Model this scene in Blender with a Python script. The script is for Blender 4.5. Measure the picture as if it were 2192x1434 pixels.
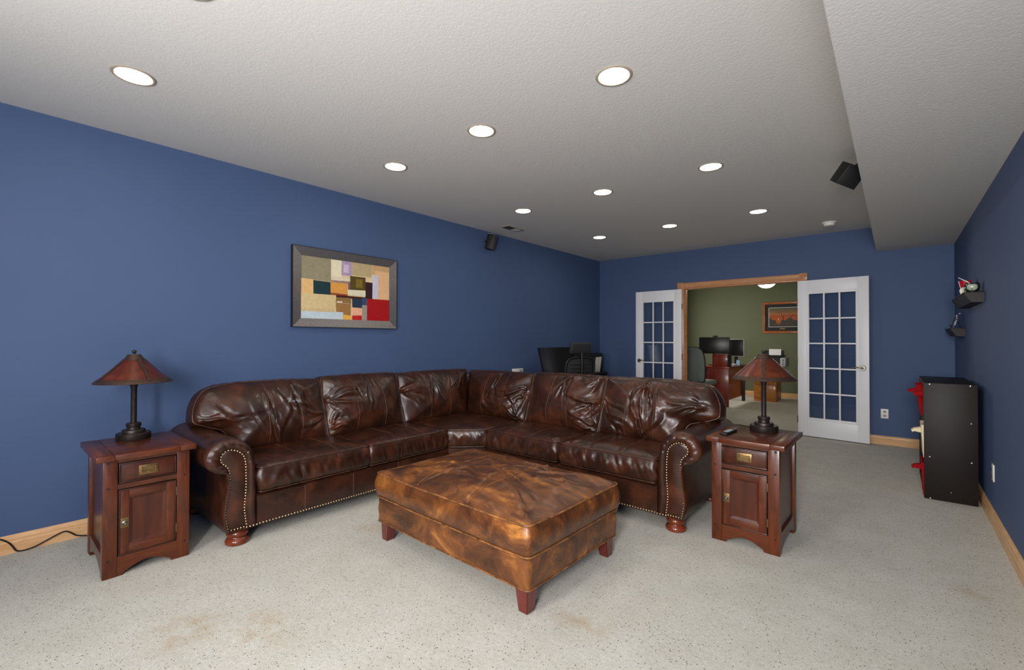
# Basement family room: blue walls, leather sectional, study beyond french doors.
FILL_W, FILL2_W, STUDY_W, LAMP_L, BOWL_L, EXPO = 165.0, 54.0, 38.0, 46.0, 14.0, 0.13  # includes the powers of the added lights behind the camera
import bpy, bmesh, math, random
import numpy as np
from mathutils import Vector, Matrix, noise

for _o in list(bpy.data.objects):
    bpy.data.objects.remove(_o)
SC = bpy.context.scene
COL = SC.collection

# ------------------------------------------------------------------ camera
FPX, YAW, PITCH, ROLL, CAMH = 965.637, 0.7042058, 0.0093036, -0.0017744, 1.27
_f = Vector((-math.sin(YAW) * math.cos(PITCH), math.cos(YAW) * math.cos(PITCH), math.sin(PITCH)))
_r = Vector((math.cos(YAW), math.sin(YAW), 0.0))
_d = _f.cross(_r)
_r2 = math.cos(ROLL) * _r + math.sin(ROLL) * _d
_d2 = -math.sin(ROLL) * _r + math.cos(ROLL) * _d
cam_data = bpy.data.cameras.new('camera')
cam_data.sensor_fit = 'HORIZONTAL'
cam_data.sensor_width = 36.0
cam_data.lens = FPX / 2192.0 * 36.0
cam_data.clip_start = 0.02
cam = bpy.data.objects.new('camera', cam_data)
COL.objects.link(cam)
_m = Matrix.Identity(4)
for i in range(3):
    _m[i][0], _m[i][1], _m[i][2] = _r2[i], -_d2[i], -_f[i]
_m[2][3] = CAMH
cam.matrix_world = _m
SC.camera = cam

# ------------------------------------------------------------------ world, added fill light, study daylight, exposure
world = bpy.data.worlds.new('world')
SC.world = world
world.use_nodes = True
world.node_tree.nodes['Background'].inputs[0].default_value = (0.62, 0.72, 0.85, 1)
world.node_tree.nodes['Background'].inputs[1].default_value = 0.6


def area_light(name, loc, target, sx, sy, power, color):
    ld = bpy.data.lights.new(name, 'AREA')
    ld.shape = 'RECTANGLE'
    ld.size, ld.size_y = sx, sy
    ld.energy = power
    ld.color = color
    o = bpy.data.objects.new(name, ld)
    COL.objects.link(o)
    o.location = loc
    d = Vector(target) - Vector(loc)
    o.rotation_euler = d.to_track_quat('-Z', 'Y').to_euler()
    return o


FILL_X0, FILL_X1, FILL_Z0, FILL_Z1, Y_REAR = -0.28, 0.46, 0.98, 2.22, -1.2
# added light standing in for a camera flash, set in a made-up window
area_light('rear_flash_standin', (0.09, Y_REAR - 0.015, 1.60), (0.09, 5.0, 1.60), 0.66, 1.16, FILL_W, (1.0, 0.975, 0.95))
FILL2_X0, FILL2_X1 = -2.10, -1.30     # second, smaller made-up window, added to brighten the left floor
area_light('rear_fill_light_left', (-1.70, Y_REAR - 0.015, 1.60), (-1.70, 5.0, 1.60), 0.72, 1.16, FILL2_W, (1.0, 0.975, 0.95))  # added fill light for the left side of the room
# daylight standing in the study's window, out of view to the left of the doorway
area_light('study_window_daylight', (-4.013, 9.75, 1.45), (0.0, 9.75, 1.45), 1.3, 1.15, STUDY_W, (1.0, 0.95, 0.86))

SC.view_settings.view_transform = 'Standard'
SC.view_settings.look = 'None'
SC.view_settings.gamma = 1.0
SC.view_settings.use_curve_mapping = False
SC.view_settings.exposure = EXPO
SC.cycles.use_denoising = True
SC.cycles.max_bounces = 10
SC.cycles.diffuse_bounces = 6
SC.cycles.sample_clamp_indirect = 6.0
SC.cycles.caustics_reflective = False
SC.cycles.caustics_refractive = False

# ------------------------------------------------------------------ room numbers (metres)
XL, YB, ZC, XS, ZS, XR = -3.998, 7.11, 2.656, -0.171, 2.355, 0.513
YO = 11.36            # far wall of the study
WT = 0.13             # wall thickness


# ================================================================== helpers
def lin(c):
    r = []
    for v in c[:3]:
        v = v / 255.0
        r.append(v / 12.92 if v <= 0.04045 else ((v + 0.055) / 1.055) ** 2.4)
    return (r[0], r[1], r[2], 1.0)


class MB:
    """collects vertices and faces, then links them as one mesh object"""
    def __init__(self):
        self.v, self.f, self.c = [], [], []

    def add(self, verts, faces, col=None):
        n = len(self.v)
        self.v += [tuple(p) for p in verts]
        self.f += [tuple(i + n for i in f) for f in faces]
        if col is not None:
            self.c += [col] * len(faces)
        return self

    def bm(self, b):
        b.verts.ensure_lookup_table()
        b.verts.index_update()
        self.add([v.co.copy() for v in b.verts], [[v.index for v in f.verts] for f in b.faces])
        b.free()
        return self

    def box(self, x0, x1, y0, y1, z0, z1, bev=0.0, seg=2, mat=None):
        b = bmesh.new()
        bmesh.ops.create_cube(b, size=1.0)
        for v in b.verts:
            v.co = Vector((x0 + (v.co.x + .5) * (x1 - x0), y0 + (v.co.y + .5) * (y1 - y0), z0 + (v.co.z + .5) * (z1 - z0)))
        if bev > 0:
            bmesh.ops.bevel(b, geom=list(b.edges), offset=bev, segments=seg, affect='EDGES', profile=0.5)
        if mat is not None:
            bmesh.ops.transform(b, matrix=mat, verts=b.verts)
        return self.bm(b)

    def lathe(self, prof, n=32, c=(0, 0, 0), axis='Z', cap=True):
        verts, faces = [], []
        for (r, z) in prof:
            for k in range(n):
                a = 2 * math.pi * k / n
                p = (r * math.cos(a), r * math.sin(a), z)
                if axis == 'Y':
                    p = (p[0], p[2], p[1])
                elif axis == 'X':
                    p = (p[2], p[0], p[1])
                verts.append((p[0] + c[0], p[1] + c[1], p[2] + c[2]))
        for j in range(len(prof) - 1):
            for k in range(n):
                a, b2 = j * n + k, j * n + (k + 1) % n
                faces.append((a, b2, b2 + n, a + n))
        if cap:
            if prof[0][0] > 1e-6:
                faces.append(tuple(reversed(range(n))))
            if prof[-1][0] > 1e-6:
                faces.append(tuple(range((len(prof) - 1) * n, len(prof) * n)))
        return self.add(verts, faces)

    def tube(self, pts, r, n=8, closed=False, cap=True):
        pts = [Vector(p) for p in pts]
        m = len(pts)
        verts, faces = [], []
        up = None
        for i, p in enumerate(pts):
            a = pts[(i - 1) % m] if (closed or i > 0) else p
            b2 = pts[(i + 1) % m] if (closed or i < m - 1) else p
            t = (b2 - a)
            if t.length < 1e-9:
                t = Vector((0, 0, 1))
            t.normalize()
            if up is None:
                up = Vector((0, 0, 1)) if abs(t.z) < .9 else Vector((1, 0, 0))
            s = t.cross(up)
            if s.length < 1e-6:
                s = t.orthogonal()
            s.normalize()
            up = s.cross(t).normalized()
            rr = r[i] if isinstance(r, (list, tuple)) else r
            for k in range(n):
                an = 2 * math.pi * k / n
                verts.append(p + s * (rr * math.cos(an)) + up * (rr * math.sin(an)))
        for i in range(m if closed else m - 1):
            j = (i + 1) % m
            for k in range(n):
                k2 = (k + 1) % n
                faces.append((i * n + k, i * n + k2, j * n + k2, j * n + k))
        if cap and not closed:
            faces.append(tuple(reversed(range(n))))
            faces.append(tuple(range((m - 1) * n, m * n)))
        return self.add(verts, faces)

    def prism(self, poly, fn, t0, t1):
        """poly of 2-D points; fn(a, b, t) -> 3-D; extruded from t0 to t1"""
        n = len(poly)
        verts = [fn(a, b, t0) for a, b in poly] + [fn(a, b, t1) for a, b in poly]
        faces = [(i, (i + 1) % n, n + (i + 1) % n, n + i) for i in range(n)]
        faces += [tuple(reversed(range(n))), tuple(range(n, 2 * n))]
        return self.add(verts, faces)

    def dome(self, c, nrm, r, n=7, h=0.6):
        nrm = Vector(nrm).normalized()
        s = nrm.orthogonal().normalized()
        t = nrm.cross(s)
        c = Vector(c)
        verts, faces = [], []
        for (rr, hh) in ((1.0, 0.0), (.78, .62), (.32, .95)):
            for k in range(n):
                a = 2 * math.pi * k / n
                verts.append(c + s * (r * rr * math.cos(a)) + t * (r * rr * math.sin(a)) + nrm * (r * h * hh))
        for j in range(2):
            for k in range(n):
                k2 = (k + 1) % n
                faces.append((j * n + k, j * n + k2, (j + 1) * n + k2, (j + 1) * n + k))
        faces.append(tuple(range(2 * n, 3 * n)))
        return self.add(verts, faces)

    def build(self, name, mat, parent=None, smooth=None, fix=True, loc=None):
        me = bpy.data.meshes.new(name)
        me.from_pydata(self.v, [], self.f)
        if self.c:
            ca = me.color_attributes.new('Col', 'FLOAT_COLOR', 'CORNER')
            i = 0
            for p in me.polygons:
                for _ in range(p.loop_total):
                    ca.data[i].color = self.c[p.index]
                    i += 1
        if fix:
            b = bmesh.new()
            b.from_mesh(me)
            bmesh.ops.recalc_face_normals(b, faces=b.faces)
            b.to_mesh(me)
            b.free()
        if smooth is not None:
            me.polygons.foreach_set('use_smooth', [True] * len(me.polygons))
            if smooth < 179:
                me.set_sharp_from_angle(angle=math.radians(smooth))
        me.materials.append(mat)
        o = bpy.data.objects.new(name, me)
        COL.objects.link(o)
        if parent is not None:
            o.parent = parent
        if loc is not None:
            o.location = loc
        return o


def tag(o, label=None, cat=None, group=None, kind=None):
    if label:
        o['label'] = label
    if cat:
        o['category'] = cat
    if group:
        o['group'] = group
    if kind:
        o['kind'] = kind
    return o


def thing(name, label, cat, loc=(0, 0, 0), rz=0.0, group=None, kind=None):
    o = bpy.data.objects.new(name, None)
    o.empty_display_size = 0.1
    COL.objects.link(o)
    o.location = loc
    o.rotation_euler = (0, 0, rz)
    return tag(o, label, cat, group, kind)


def copy_tree(o, parent=None):
    c = o.copy()
    COL.objects.link(c)
    c.parent = parent
    for ch in o.children:
        copy_tree(ch, c)
    return c


def box(name, mat, parent, *a, bev=0.0, seg=2, smooth=None):
    return MB().box(*a, bev=bev, seg=seg).build(name, mat, parent, smooth=(40 if bev > 0 else None) if smooth is None else smooth)


def catmull(pts, n, closed=False):
    """n samples evenly spaced by arc length along a Catmull-Rom curve"""
    P = [np.array(p, float) for p in pts]
    m = len(P)
    out = []
    segs = m if closed else m - 1
    for i in range(segs):
        if closed:
            p0, p1, p2, p3 = P[(i - 1) % m], P[i], P[(i + 1) % m], P[(i + 2) % m]
        else:
            p0, p1, p2, p3 = P[max(i - 1, 0)], P[i], P[i + 1], P[min(i + 2, m - 1)]
        for t in np.linspace(0, 1, 24, endpoint=False):
            out.append(.5 * ((2 * p1) + (-p0 + p2) * t + (2 * p0 - 5 * p1 + 4 * p2 - p3) * t * t + (-p0 + 3 * p1 - 3 * p2 + p3) * t ** 3))
    if not closed:
        out.append(P[-1])
    return resample(out, n, closed)


def resample(pts, n, closed=False):
    A = np.array(pts, float)
    if closed:
        A = np.vstack([A, A[:1]])
    d = np.r_[0, np.cumsum(np.linalg.norm(np.diff(A, axis=0), axis=1))]
    q = np.linspace(0, d[-1], n, endpoint=not closed)
    return np.stack([np.interp(q, d, A[:, k]) for k in range(A.shape[1])], 1)


def round_poly(poly, r, n):
    """closed 2-D polygon with rounded corners (r may be a list), resampled to n points"""
    out = []
    m = len(poly)
    for i in range(m):
        p, a, b = [np.array(poly[k % m], float) for k in (i, i - 1, i + 1)]
        ri = r[i] if isinstance(r, (list, tuple)) else r
        da, db = a - p, b - p
        la, lb = np.linalg.norm(da), np.linalg.norm(db)
        k = min(ri, la * .49, lb * .49)
        A, B = p + da / la * k, p + db / lb * k
        for t in np.linspace(0, 1, 9):
            out.append((1 - t) ** 2 * A + 2 * t * (1 - t) * p + t * t * B)
    return resample(out, n, True)


def nz(x, y, z=0.0):
    return noise.noise(Vector((x, y, z)))


# ================================================================== materials
class NT:
    def __init__(self, name):
        self.m = bpy.data.materials.new(name)
        self.m.use_nodes = True
        self.t = self.m.node_tree
        self.b = self.t.nodes['Principled BSDF']
        self.out = self.t.nodes['Material Output']

    def n(self, typ, **kw):
        nd = self.t.nodes.new(typ)
        for k, v in kw.items():
            if k.startswith('i_'):
                nd.inputs[k[2:].replace('_', ' ')].default_value = v
            else:
                setattr(nd, k, v)
        return nd

    def l(self, a, b):
        self.t.links.new(a, b)

    def coord(self, scale=(1, 1, 1), rot=(0, 0, 0), kind='Object'):
        tc = self.n('ShaderNodeTexCoord')
        mp = self.n('ShaderNodeMapping')
        mp.inputs['Scale'].default_value = scale
        mp.inputs['Rotation'].default_value = rot
        self.l(tc.outputs[kind], mp.inputs['Vector'])
        return mp.outputs['Vector']

    def noise(self, vec, scale, detail=4, rough=.55, dist=0.0):
        nd = self.n('ShaderNodeTexNoise')
        nd.inputs['Scale'].default_value = scale
        nd.inputs['Detail'].default_value = detail
        nd.inputs['Roughness'].default_value = rough
        nd.inputs['Distortion'].default_value = dist
        if vec is not None:
            self.l(vec, nd.inputs['Vector'])
        return nd.outputs['Fac']

    def ramp(self, fac, stops):
        r = self.n('ShaderNodeValToRGB')
        el = r.color_ramp.elements
        while len(el) > 1:
            el.remove(el[-1])
        el[0].position, el[0].color = stops[0][0], stops[0][1]
        for p, c in stops[1:]:
            e = el.new(p)
            e.color = c
        self.l(fac, r.inputs['Fac'])
        return r.outputs['Color']

    def mix(self, fac, a, b, mode='MIX'):
        mx = self.n('ShaderNodeMix', data_type='RGBA', blend_type=mode)
        for s, v in ((0, fac), (6, a), (7, b)):
            if hasattr(v, 'links'):
                self.l(v, mx.inputs[s])
            else:
                mx.inputs[s].default_value = v
        return mx.outputs[2]

    def bump(self, height, strength, dist=0.002, prev=None):
        bp = self.n('ShaderNodeBump')
        bp.inputs['Strength'].default_value = strength
        bp.inputs['Distance'].default_value = dist
        self.l(height, bp.inputs['Height'])
        if prev is not None:
            self.l(prev, bp.inputs['Normal'])
        self.l(bp.outputs['Normal'], self.b.inputs['Normal'])
        return bp.outputs['Normal']

    def base(self, c):
        if hasattr(c, 'links'):
            self.l(c, self.b.inputs['Base Color'])
        else:
            self.b.inputs['Base Color'].default_value = c
        return self

    def set(self, rough=None, metal=None, spec=None, coat=None, coat_rough=None):
        for k, v in (('Roughness', rough), ('Metallic', metal), ('Specular IOR Level', spec), ('Coat Weight', coat), ('Coat Roughness', coat_rough)):
            if v is not None:
                self.b.inputs[k].default_value = v
        return self


def plain(name, rgb, rough=.5, metal=0.0, spec=.5, var=.08, scale=30, bump=0.0, coat=0.0):
    """a simple procedural material: base colour with a little noise in tone and relief"""
    t = NT(name)
    v = t.coord()
    f = t.noise(v, scale, 4)
    c = lin(rgb)
    lo = tuple(x * (1 - var) for x in c[:3]) + (1,)
    hi = tuple(min(1, x * (1 + var)) for x in c[:3]) + (1,)
    t.base(t.ramp(f, [(.3, lo), (.7, hi)])).set(rough, metal, spec, coat, .15)
    if bump:
        t.bump(t.noise(v, scale * 12, 2), bump, .001)
    return t.m


M = {}


def wall_paint(name, rgb):
    t = NT(name)
    v = t.coord()
    f = t.noise(v, 1.3, 3)
    c = lin(rgb)
    t.base(t.ramp(f, [(.3, tuple(x * .97 for x in c[:3]) + (1,)), (.7, tuple(x * 1.03 for x in c[:3]) + (1,))])).set(.62, 0, .28)
    t.bump(t.noise(v, 130, 2, .6), .22, .0014)
    return t.m


M['blue'] = wall_paint('blue_wall_paint', (70, 89, 125))
M['green'] = wall_paint('green_wall_paint', (98, 103, 78))
t = NT('knockdown_ceiling')
v = t.coord()
a = t.noise(v, 62, 3, .55, .6)
h = t.ramp(a, [(.38, (0, 0, 0, 1)), (.56, (1, 1, 1, 1))])
t.base(lin((206, 204, 200))).set(.8, 0, .2)
bp = t.bump(h, .18, .0020)
t.bump(t.noise(v, 150, 2), .16, .0015, bp)
M['ceiling'] = t.m

t = NT('speckled_carpet')
v = t.coord()
fine = t.noise(v, 230, 4, .85)
clump = t.noise(v, 55, 4, .7)
wide = t.noise(v, 5.0, 6, .7)
c1 = t.ramp(fine, [(.34, lin((104, 99, 90))), (.47, lin((206, 202, 189))), (.56, lin((238, 235, 223))), (.68, lin((255, 253, 244)))])
c2 = t.mix(.34, c1, t.ramp(clump, [(.34, lin((182, 177, 163))), (.62, lin((246, 243, 231)))]))
c3 = t.mix(.24, c2, t.ramp(wide, [(.34, lin((200, 194, 178))), (.66, lin((246, 244, 236)))]))
# dark flecks of yarn
vo = t.n('ShaderNodeTexVoronoi')
vo.inputs['Scale'].default_value = 64
vo.inputs['Randomness'].default_value = 1.0
t.l(v, vo.inputs['Vector'])
mth = t.n('ShaderNodeMath', operation='LESS_THAN')
t.l(vo.outputs['Distance'], mth.inputs[0])
mth.inputs[1].default_value = .19
sep = t.n('ShaderNodeSeparateColor')
t.l(vo.outputs['Color'], sep.inputs['Color'])
gt = t.n('ShaderNodeMath', operation='GREATER_THAN')
t.l(sep.outputs['Red'], gt.inputs[0])
gt.inputs[1].default_value = .40
mul = t.n('ShaderNodeMath', operation='MULTIPLY')
t.l(mth.outputs[0], mul.inputs[0])
t.l(gt.outputs[0], mul.inputs[1])
m2 = t.n('ShaderNodeMath', operation='MULTIPLY')
t.l(mul.outputs[0], m2.inputs[0])
m2.inputs[1].default_value = 1.0
fn = t.n('ShaderNodeMath', operation='MULTIPLY')
t.l(m2.outputs[0], fn.inputs[0])
t.l(t.ramp(t.noise(v, 120, 3, .7), [(.36, (.25, .25, .25, 1)), (.56, (1, 1, 1, 1))]), fn.inputs[1])
m2 = fn
c4 = t.mix(m2.outputs[0], c3, lin((70, 63, 56)))
# old tan stains with a shape of their own
st = t.noise(v, 1.1, 5, .65, .4)
sm = t.ramp(st, [(.62, (0, 0, 0, 1)), (.78, (.35, .35, .35, 1))])
spots = None
for (sx, sy, sr) in ((-2.37, 0.59, 0.20), (-2.11, 0.82, 0.20), (-1.08, 1.76, 0.16), (-2.68, 1.72, 0.14), (0.29, 3.24, 0.12)):
    sub = t.n('ShaderNodeVectorMath', operation='DISTANCE')
    t.l(v, sub.inputs[0])
    sub.inputs[1].default_value = (sx, sy, 0)
    mr = t.n('ShaderNodeMapRange')
    t.l(sub.outputs['Value'], mr.inputs['Value'])
    mr.inputs['From Min'].default_value = sr
    mr.inputs['From Max'].default_value = sr * .25
    mr.inputs['To Max'].default_value = .75
    if spots is None:
        spots = mr.outputs[0]
    else:
        ad = t.n('ShaderNodeMath', operation='MAXIMUM')
        t.l(spots, ad.inputs[0])
        t.l(mr.outputs[0], ad.inputs[1])
        spots = ad.outputs[0]
smul = t.n('ShaderNodeMath', operation='MULTIPLY')
t.l(spots, smul.inputs[0])
t.l(t.ramp(t.noise(v, 9, 5, .7), [(.40, (0, 0, 0, 1)), (.66, (.75, .75, .75, 1))]), smul.inputs[1])
c5 = t.mix(smul.outputs[0], c4, lin((190, 152, 92)))
t.base(c5).set(.95, 0, .08)
t.b.inputs['Sheen Weight'].default_value = .15
bp = t.bump(clump, .55, .008)
t.bump(fine, 1.0, .008, bp)
M['carpet'] = t.m


def leather(name, stops, mot_scale, rough, crease=.35, coat=.25, stretch=(1, 1, 1), dist=.5, det=5, rg=.6):
    t = NT(name)
    v = t.coord(stretch)
    g = t.coord()
    f = t.noise(v, mot_scale, det, rg, dist)
    t.base(t.ramp(f, stops)).set(rough, 0, .42, coat, .16)
    rr = t.noise(g, 14, 3, .6)
    mr = t.n('ShaderNodeMapRange')
    t.l(rr, mr.inputs['Value'])
    mr.inputs['To Min'].default_value = rough - .08
    mr.inputs['To Max'].default_value = rough + .1
    t.l(mr.outputs[0], t.b.inputs['Roughness'])
    vo = t.n('ShaderNodeTexVoronoi', feature='DISTANCE_TO_EDGE')
    vo.inputs['Scale'].default_value = 260
    t.l(g, vo.inputs['Vector'])
    bp = t.bump(t.ramp(vo.outputs['Distance'], [(0, (0, 0, 0, 1)), (.22, (1, 1, 1, 1))]), .07, .0012)
    t.bump(t.noise(g, 26, 5, .62, 1.2), crease, .004, bp)
    return t.m


M['leather'] = leather('dark_brown_leather', [(.28, lin((31, 15, 9))), (.5, lin((51, 26, 16))), (.74, lin((82, 43, 25)))], 5.5, .31, .3, .06)
M['leather_line'] = leather('worn_leather_edge', [(.3, lin((78, 50, 38))), (.7, lin((112, 80, 64)))], 30, .38, .1, .1)
M['leather_pipe'] = leather('dark_leather_piping', [(.3, lin((44, 25, 18))), (.7, lin((80, 50, 37)))], 30, .26, .1, .2)  # base colour lightened to imitate highlights along the piping
M['tan_leather'] = leather('mottled_tan_leather', [(.30, lin((46, 24, 12))), (.45, lin((80, 45, 21))), (.57, lin((116, 68, 29))), (.72, lin((180, 120, 52)))], 4.6, .34, .5, .08, (.8, 1.6, 1.2), .7, 8, .68)
M['tan_pipe'] = leather('tan_leather_piping', [(.35, lin((70, 40, 19))), (.75, lin((160, 106, 56)))], 20, .36, .1, .15)


def wood(name, dark, mid, light, scale, rough=.33, coat=.14):
    t = NT(name)
    v = t.coord(scale)
    f = t.noise(v, 6, 6, .62, .8)
    g = t.noise(t.coord(), 2.6, 3)
    c = t.ramp(f, [(.28, lin(dark)), (.5, lin(mid)), (.74, lin(light))])
    c = t.mix(.3, c, t.ramp(g, [(.3, lin(dark)), (.7, lin(light))]))
    t.base(c).set(rough, 0, .36, coat, .12)
    t.bump(f, .08, .001)
    return t.m


_ch = ((44, 18, 7), (78, 35, 16), (114, 56, 28))
M['cherry_z'] = wood('cherry_wood_upright', *_ch, (5, 5, .7))
M['cherry_x'] = wood('cherry_wood_across', *_ch, (.7, 5, 5))
M['cherry_y'] = wood('cherry_wood_deep', *_ch, (5, .7, 5))
M['cherry_dark'] = wood('dark_cherry_moulding', (30, 14, 10), (46, 24, 16), (66, 36, 24), (2, 2, 2))
M['cherry_panel'] = wood('cherry_panel_wood', (44, 18, 10), (66, 29, 16), (88, 40, 22), (4, 4, .6))
M['mahog'] = plain('mahogany_leg', (94, 34, 26), .32, coat=.4, var=.18, scale=14)
M['bun'] = wood('red_mahogany_foot', (70, 26, 12), (100, 42, 20), (134, 62, 33), (3, 3, 3), .24, .4)
M['desk_red'] = wood('red_cherry_desk', (92, 26, 14), (126, 40, 22), (150, 56, 30), (5, 5, .8), .3, .4)
M['oak'] = wood('light_oak_trim', (190, 140, 92), (212, 166, 118), (228, 188, 142), (9, 1.2, 9), .42, .15)
M['oak_x'] = wood('light_oak_trim_across', (190, 140, 92), (212, 166, 118), (228, 188, 142), (1.2, 9, 9), .42, .15)
M['oak_casing'] = wood('honey_oak_casing', (168, 112, 70), (190, 134, 90), (204, 152, 108), (1.5, 9, 6), .42, .15)
M['oak_cab'] = wood('golden_oak_cabinet', (140, 82, 28), (172, 106, 40), (196, 130, 58), (1.2, 6, 6), .4, .2)
M['oak_frame'] = wood('orange_oak_frame', (128, 66, 20), (156, 84, 28), (178, 106, 44), (3, 3, 3), .35, .3)
M['white_door'] = plain('white_door_paint', (226, 226, 230), .42, var=.015, scale=5)
M['white_plastic'] = plain('white_plastic', (232, 230, 224), .4, var=.02)
M['cream_metal'] = plain('cream_painted_metal', (160, 148, 130), .4, var=.03)
M['black_plastic'] = plain('black_plastic', (17, 17, 19), .5, spec=.35, var=.2)
M['black_mesh'] = plain('charcoal_mesh', (30, 31, 34), .7, var=.3, scale=300, bump=.4)
M['screen'] = plain('black_glass_screen', (7, 8, 11), .34, var=.1)
M['espresso'] = plain('espresso_laminate', (27, 21, 19), .5, spec=.25, var=.1, scale=12)
M['espresso_edge'] = plain('laminate_edge_band', (62, 57, 54), .5, var=.1)
M['inside_black'] = plain('cubby_inside_laminate', (26, 22, 21), .5)
M['red_cloth'] = plain('red_felt_fabric', (146, 12, 20), .9, spec=.15, var=.1, scale=200, bump=.3)
M['cream_cloth'] = plain('cream_felt_fabric', (226, 212, 178), .9, spec=.15, var=.06, scale=200, bump=.3)
M['brass'] = plain('aged_brass', (136, 108, 70), .38, .9, var=.2, scale=60)
M['brass_dark'] = plain('tarnished_brass', (122, 100, 66), .42, .85, var=.25, scale=80)
M['nail'] = plain('antique_brass_nail', (214, 194, 156), .3, 1.0, var=.15, scale=200)
M['nickel'] = plain('brushed_nickel', (150, 142, 130), .3, 1.0, var=.1, scale=60)
M['steel'] = plain('bright_steel', (220, 220, 224), .2, 1.0, var=.05)
M['bronze'] = plain('dark_bronze', (48, 40, 38), .42, .55, var=.25, scale=40, bump=.15)
M['bronze_rim'] = plain('hammered_bronze', (74, 56, 46), .45, .6, var=.35, scale=90, bump=.5)
M['gunmetal'] = plain('brushed_gunmetal', (156, 151, 150), .36, .9, var=.1, scale=60)
M['frame_dark'] = plain('dark_frame_lip', (34, 30, 30), .4, .4)
M['grey_plastic'] = plain('grey_plastic', (168, 170, 174), .4, var=.05)
M['chair_grey'] = plain('grey_green_upholstery', (118, 126, 124), .7, var=.08, scale=60)
M['mat_black'] = plain('black_mat_board', (24, 22, 22), .7, var=.1)
M['paper'] = plain('white_paper', (236, 236, 238), .8, var=.02)
M['wax'] = plain('cream_wax', (232, 224, 200), .45, var=.04)
M['slate'] = plain('dark_vent_slot', (60, 59, 58), .6, var=.1)
M['rear_trim'] = M['oak']

t = NT('copper_mica')
v = t.coord()
f = t.noise(v, 9, 5, .65, .8)
t.base(t.ramp(f, [(.28, lin((58, 20, 9))), (.5, lin((88, 34, 16))), (.75, lin((122, 54, 27)))])).set(.34, .25, .5, .2, .12)
t.b.inputs['Transmission Weight'].default_value = 0.0
M['mica'] = t.m


def glass(name, tint, gl):
    t = NT(name)
    t.t.nodes.remove(t.b)
    tr = t.n('ShaderNodeBsdfTransparent')
    tr.inputs['Color'].default_value = tint
    gs = t.n('ShaderNodeBsdfGlossy')
    gs.inputs['Roughness'].default_value = .02
    fr = t.n('ShaderNodeFresnel')
    fr.inputs['IOR'].default_value = 1.45
    ml = t.n('ShaderNodeMath', operation='MULTIPLY')
    t.l(fr.outputs[0], ml.inputs[0])
    ml.inputs[1].default_value = gl
    mx = t.n('ShaderNodeMixShader')
    t.l(ml.outputs[0], mx.inputs[0])
    t.l(tr.outputs[0], mx.inputs[1])
    t.l(gs.outputs[0], mx.inputs[2])
    t.l(mx.outputs[0], t.out.inputs['Surface'])
    return t.m


M['pane'] = glass('clear_window_glass', (.90, .92, .93, 1), 1.0)
M['glass_ware'] = glass('clear_glass_ware', (.86, .90, .90, 1), .9)


def emit(name, color, strength):
    t = NT(name)
    f = t.noise(t.coord(), 20, 2)
    t.base(lin((250, 246, 238))).set(.5)
    t.b.inputs['Emission Color'].default_value = color
    t.b.inputs['Emission Strength'].default_value = strength
    return t.m


M['downlight'] = emit('downlight_lens', (1.0, .93, .83, 1), LAMP_L)
M['bowl'] = emit('lit_glass_bowl', (1.0, .86, .62, 1), BOWL_L)
t = NT('printed_colours')
at = t.n('ShaderNodeVertexColor', layer_name='Col')
f = t.noise(t.coord(), 38, 5, .7, .6)
c = t.mix(.30, at.outputs['Color'], t.ramp(f, [(.25, (.18, .18, .18, 1)), (.55, (.5, .5, .5, 1)), (.8, (.82, .82, .82, 1))]), 'OVERLAY')
t.base(c).set(.5, 0, .3)
M['print'] = t.m


# ================================================================== the setting
def struct(o, label, cat):
    return tag(o, label, cat, kind='structure')


YW = YB + WT          # study side of the dividing wall
struct(MB().box(XL - .15, XR + .15, Y_REAR - .15, YO + .15, -.12, 0).build('floor', M['carpet']),
       'pale grey speckled carpet covering the whole floor', 'carpet')
ceil = struct(MB().box(XL - .15, XR + .15, Y_REAR - .15, YW, ZC, ZC + .12).build('ceiling', M['ceiling']),
              'light grey textured ceiling with rows of recessed lights', 'ceiling')
struct(MB().box(XS, XR, Y_REAR, YB, ZS, ZC).build('ceiling_soffit', M['ceiling']),
       'boxed soffit running along the right side of the ceiling', 'soffit')
struct(MB().box(XL - .15, XR + .15, YW, YO + .15, ZC, ZC + .12).build('ceiling_study', M['ceiling']),
       'ceiling of the green study beyond the doorway', 'ceiling')
struct(MB().box(XL - .14, XL, Y_REAR, YB, 0, ZC).build('wall_left', M['blue']),
       'long blue wall behind the sofa on the left', 'wall')
struct(MB().box(XR, XR + .14, Y_REAR, YB, 0, ZC).build('wall_right', M['blue']),
       'dark blue wall on the right with two small shelves', 'wall')
OX0, OX1, OZ = -2.525, -0.968, 2.075
b = MB()
b.box(XL - .14, OX0, YB, YB + WT / 2, 0, ZC)
b.box(OX1, XR + .14, YB, YB + WT / 2, 0, ZC)
b.box(OX0, OX1, YB, YB + WT / 2, OZ, ZC)
struct(b.build('wall_back', M['blue']), 'blue end wall around the french doors', 'wall')
b = MB()
b.box(XL - .14, OX0, YB + WT / 2, YW, 0, ZC)
b.box(OX1, XR + .14, YB + WT / 2, YW, 0, ZC)
b.box(OX0, OX1, YB + WT / 2, YW, OZ, ZC)
struct(b.build('wall_study_front', M['green']), 'green study side of the wall with the double doorway', 'wall')
struct(MB().box(XL - .14, XR + .14, YO, YO + .12, 0, ZC).build('wall_study_back', M['green']),
       'olive green far wall of the study', 'wall')
struct(MB().box(XR, XR + .14, YW, YO, 0, ZC).build('wall_study_right', M['green']),
       'green side wall of the study hidden behind the open door', 'wall')
b = MB()
b.box(XL - .14, XL, YW, 9.1, 0, ZC)
b.box(XL - .14, XL, 10.4, YO, 0, ZC)
b.box(XL - .14, XL, 9.1, 10.4, 0, .87)
b.box(XL - .14, XL, 9.1, 10.4, 2.03, ZC)
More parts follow.
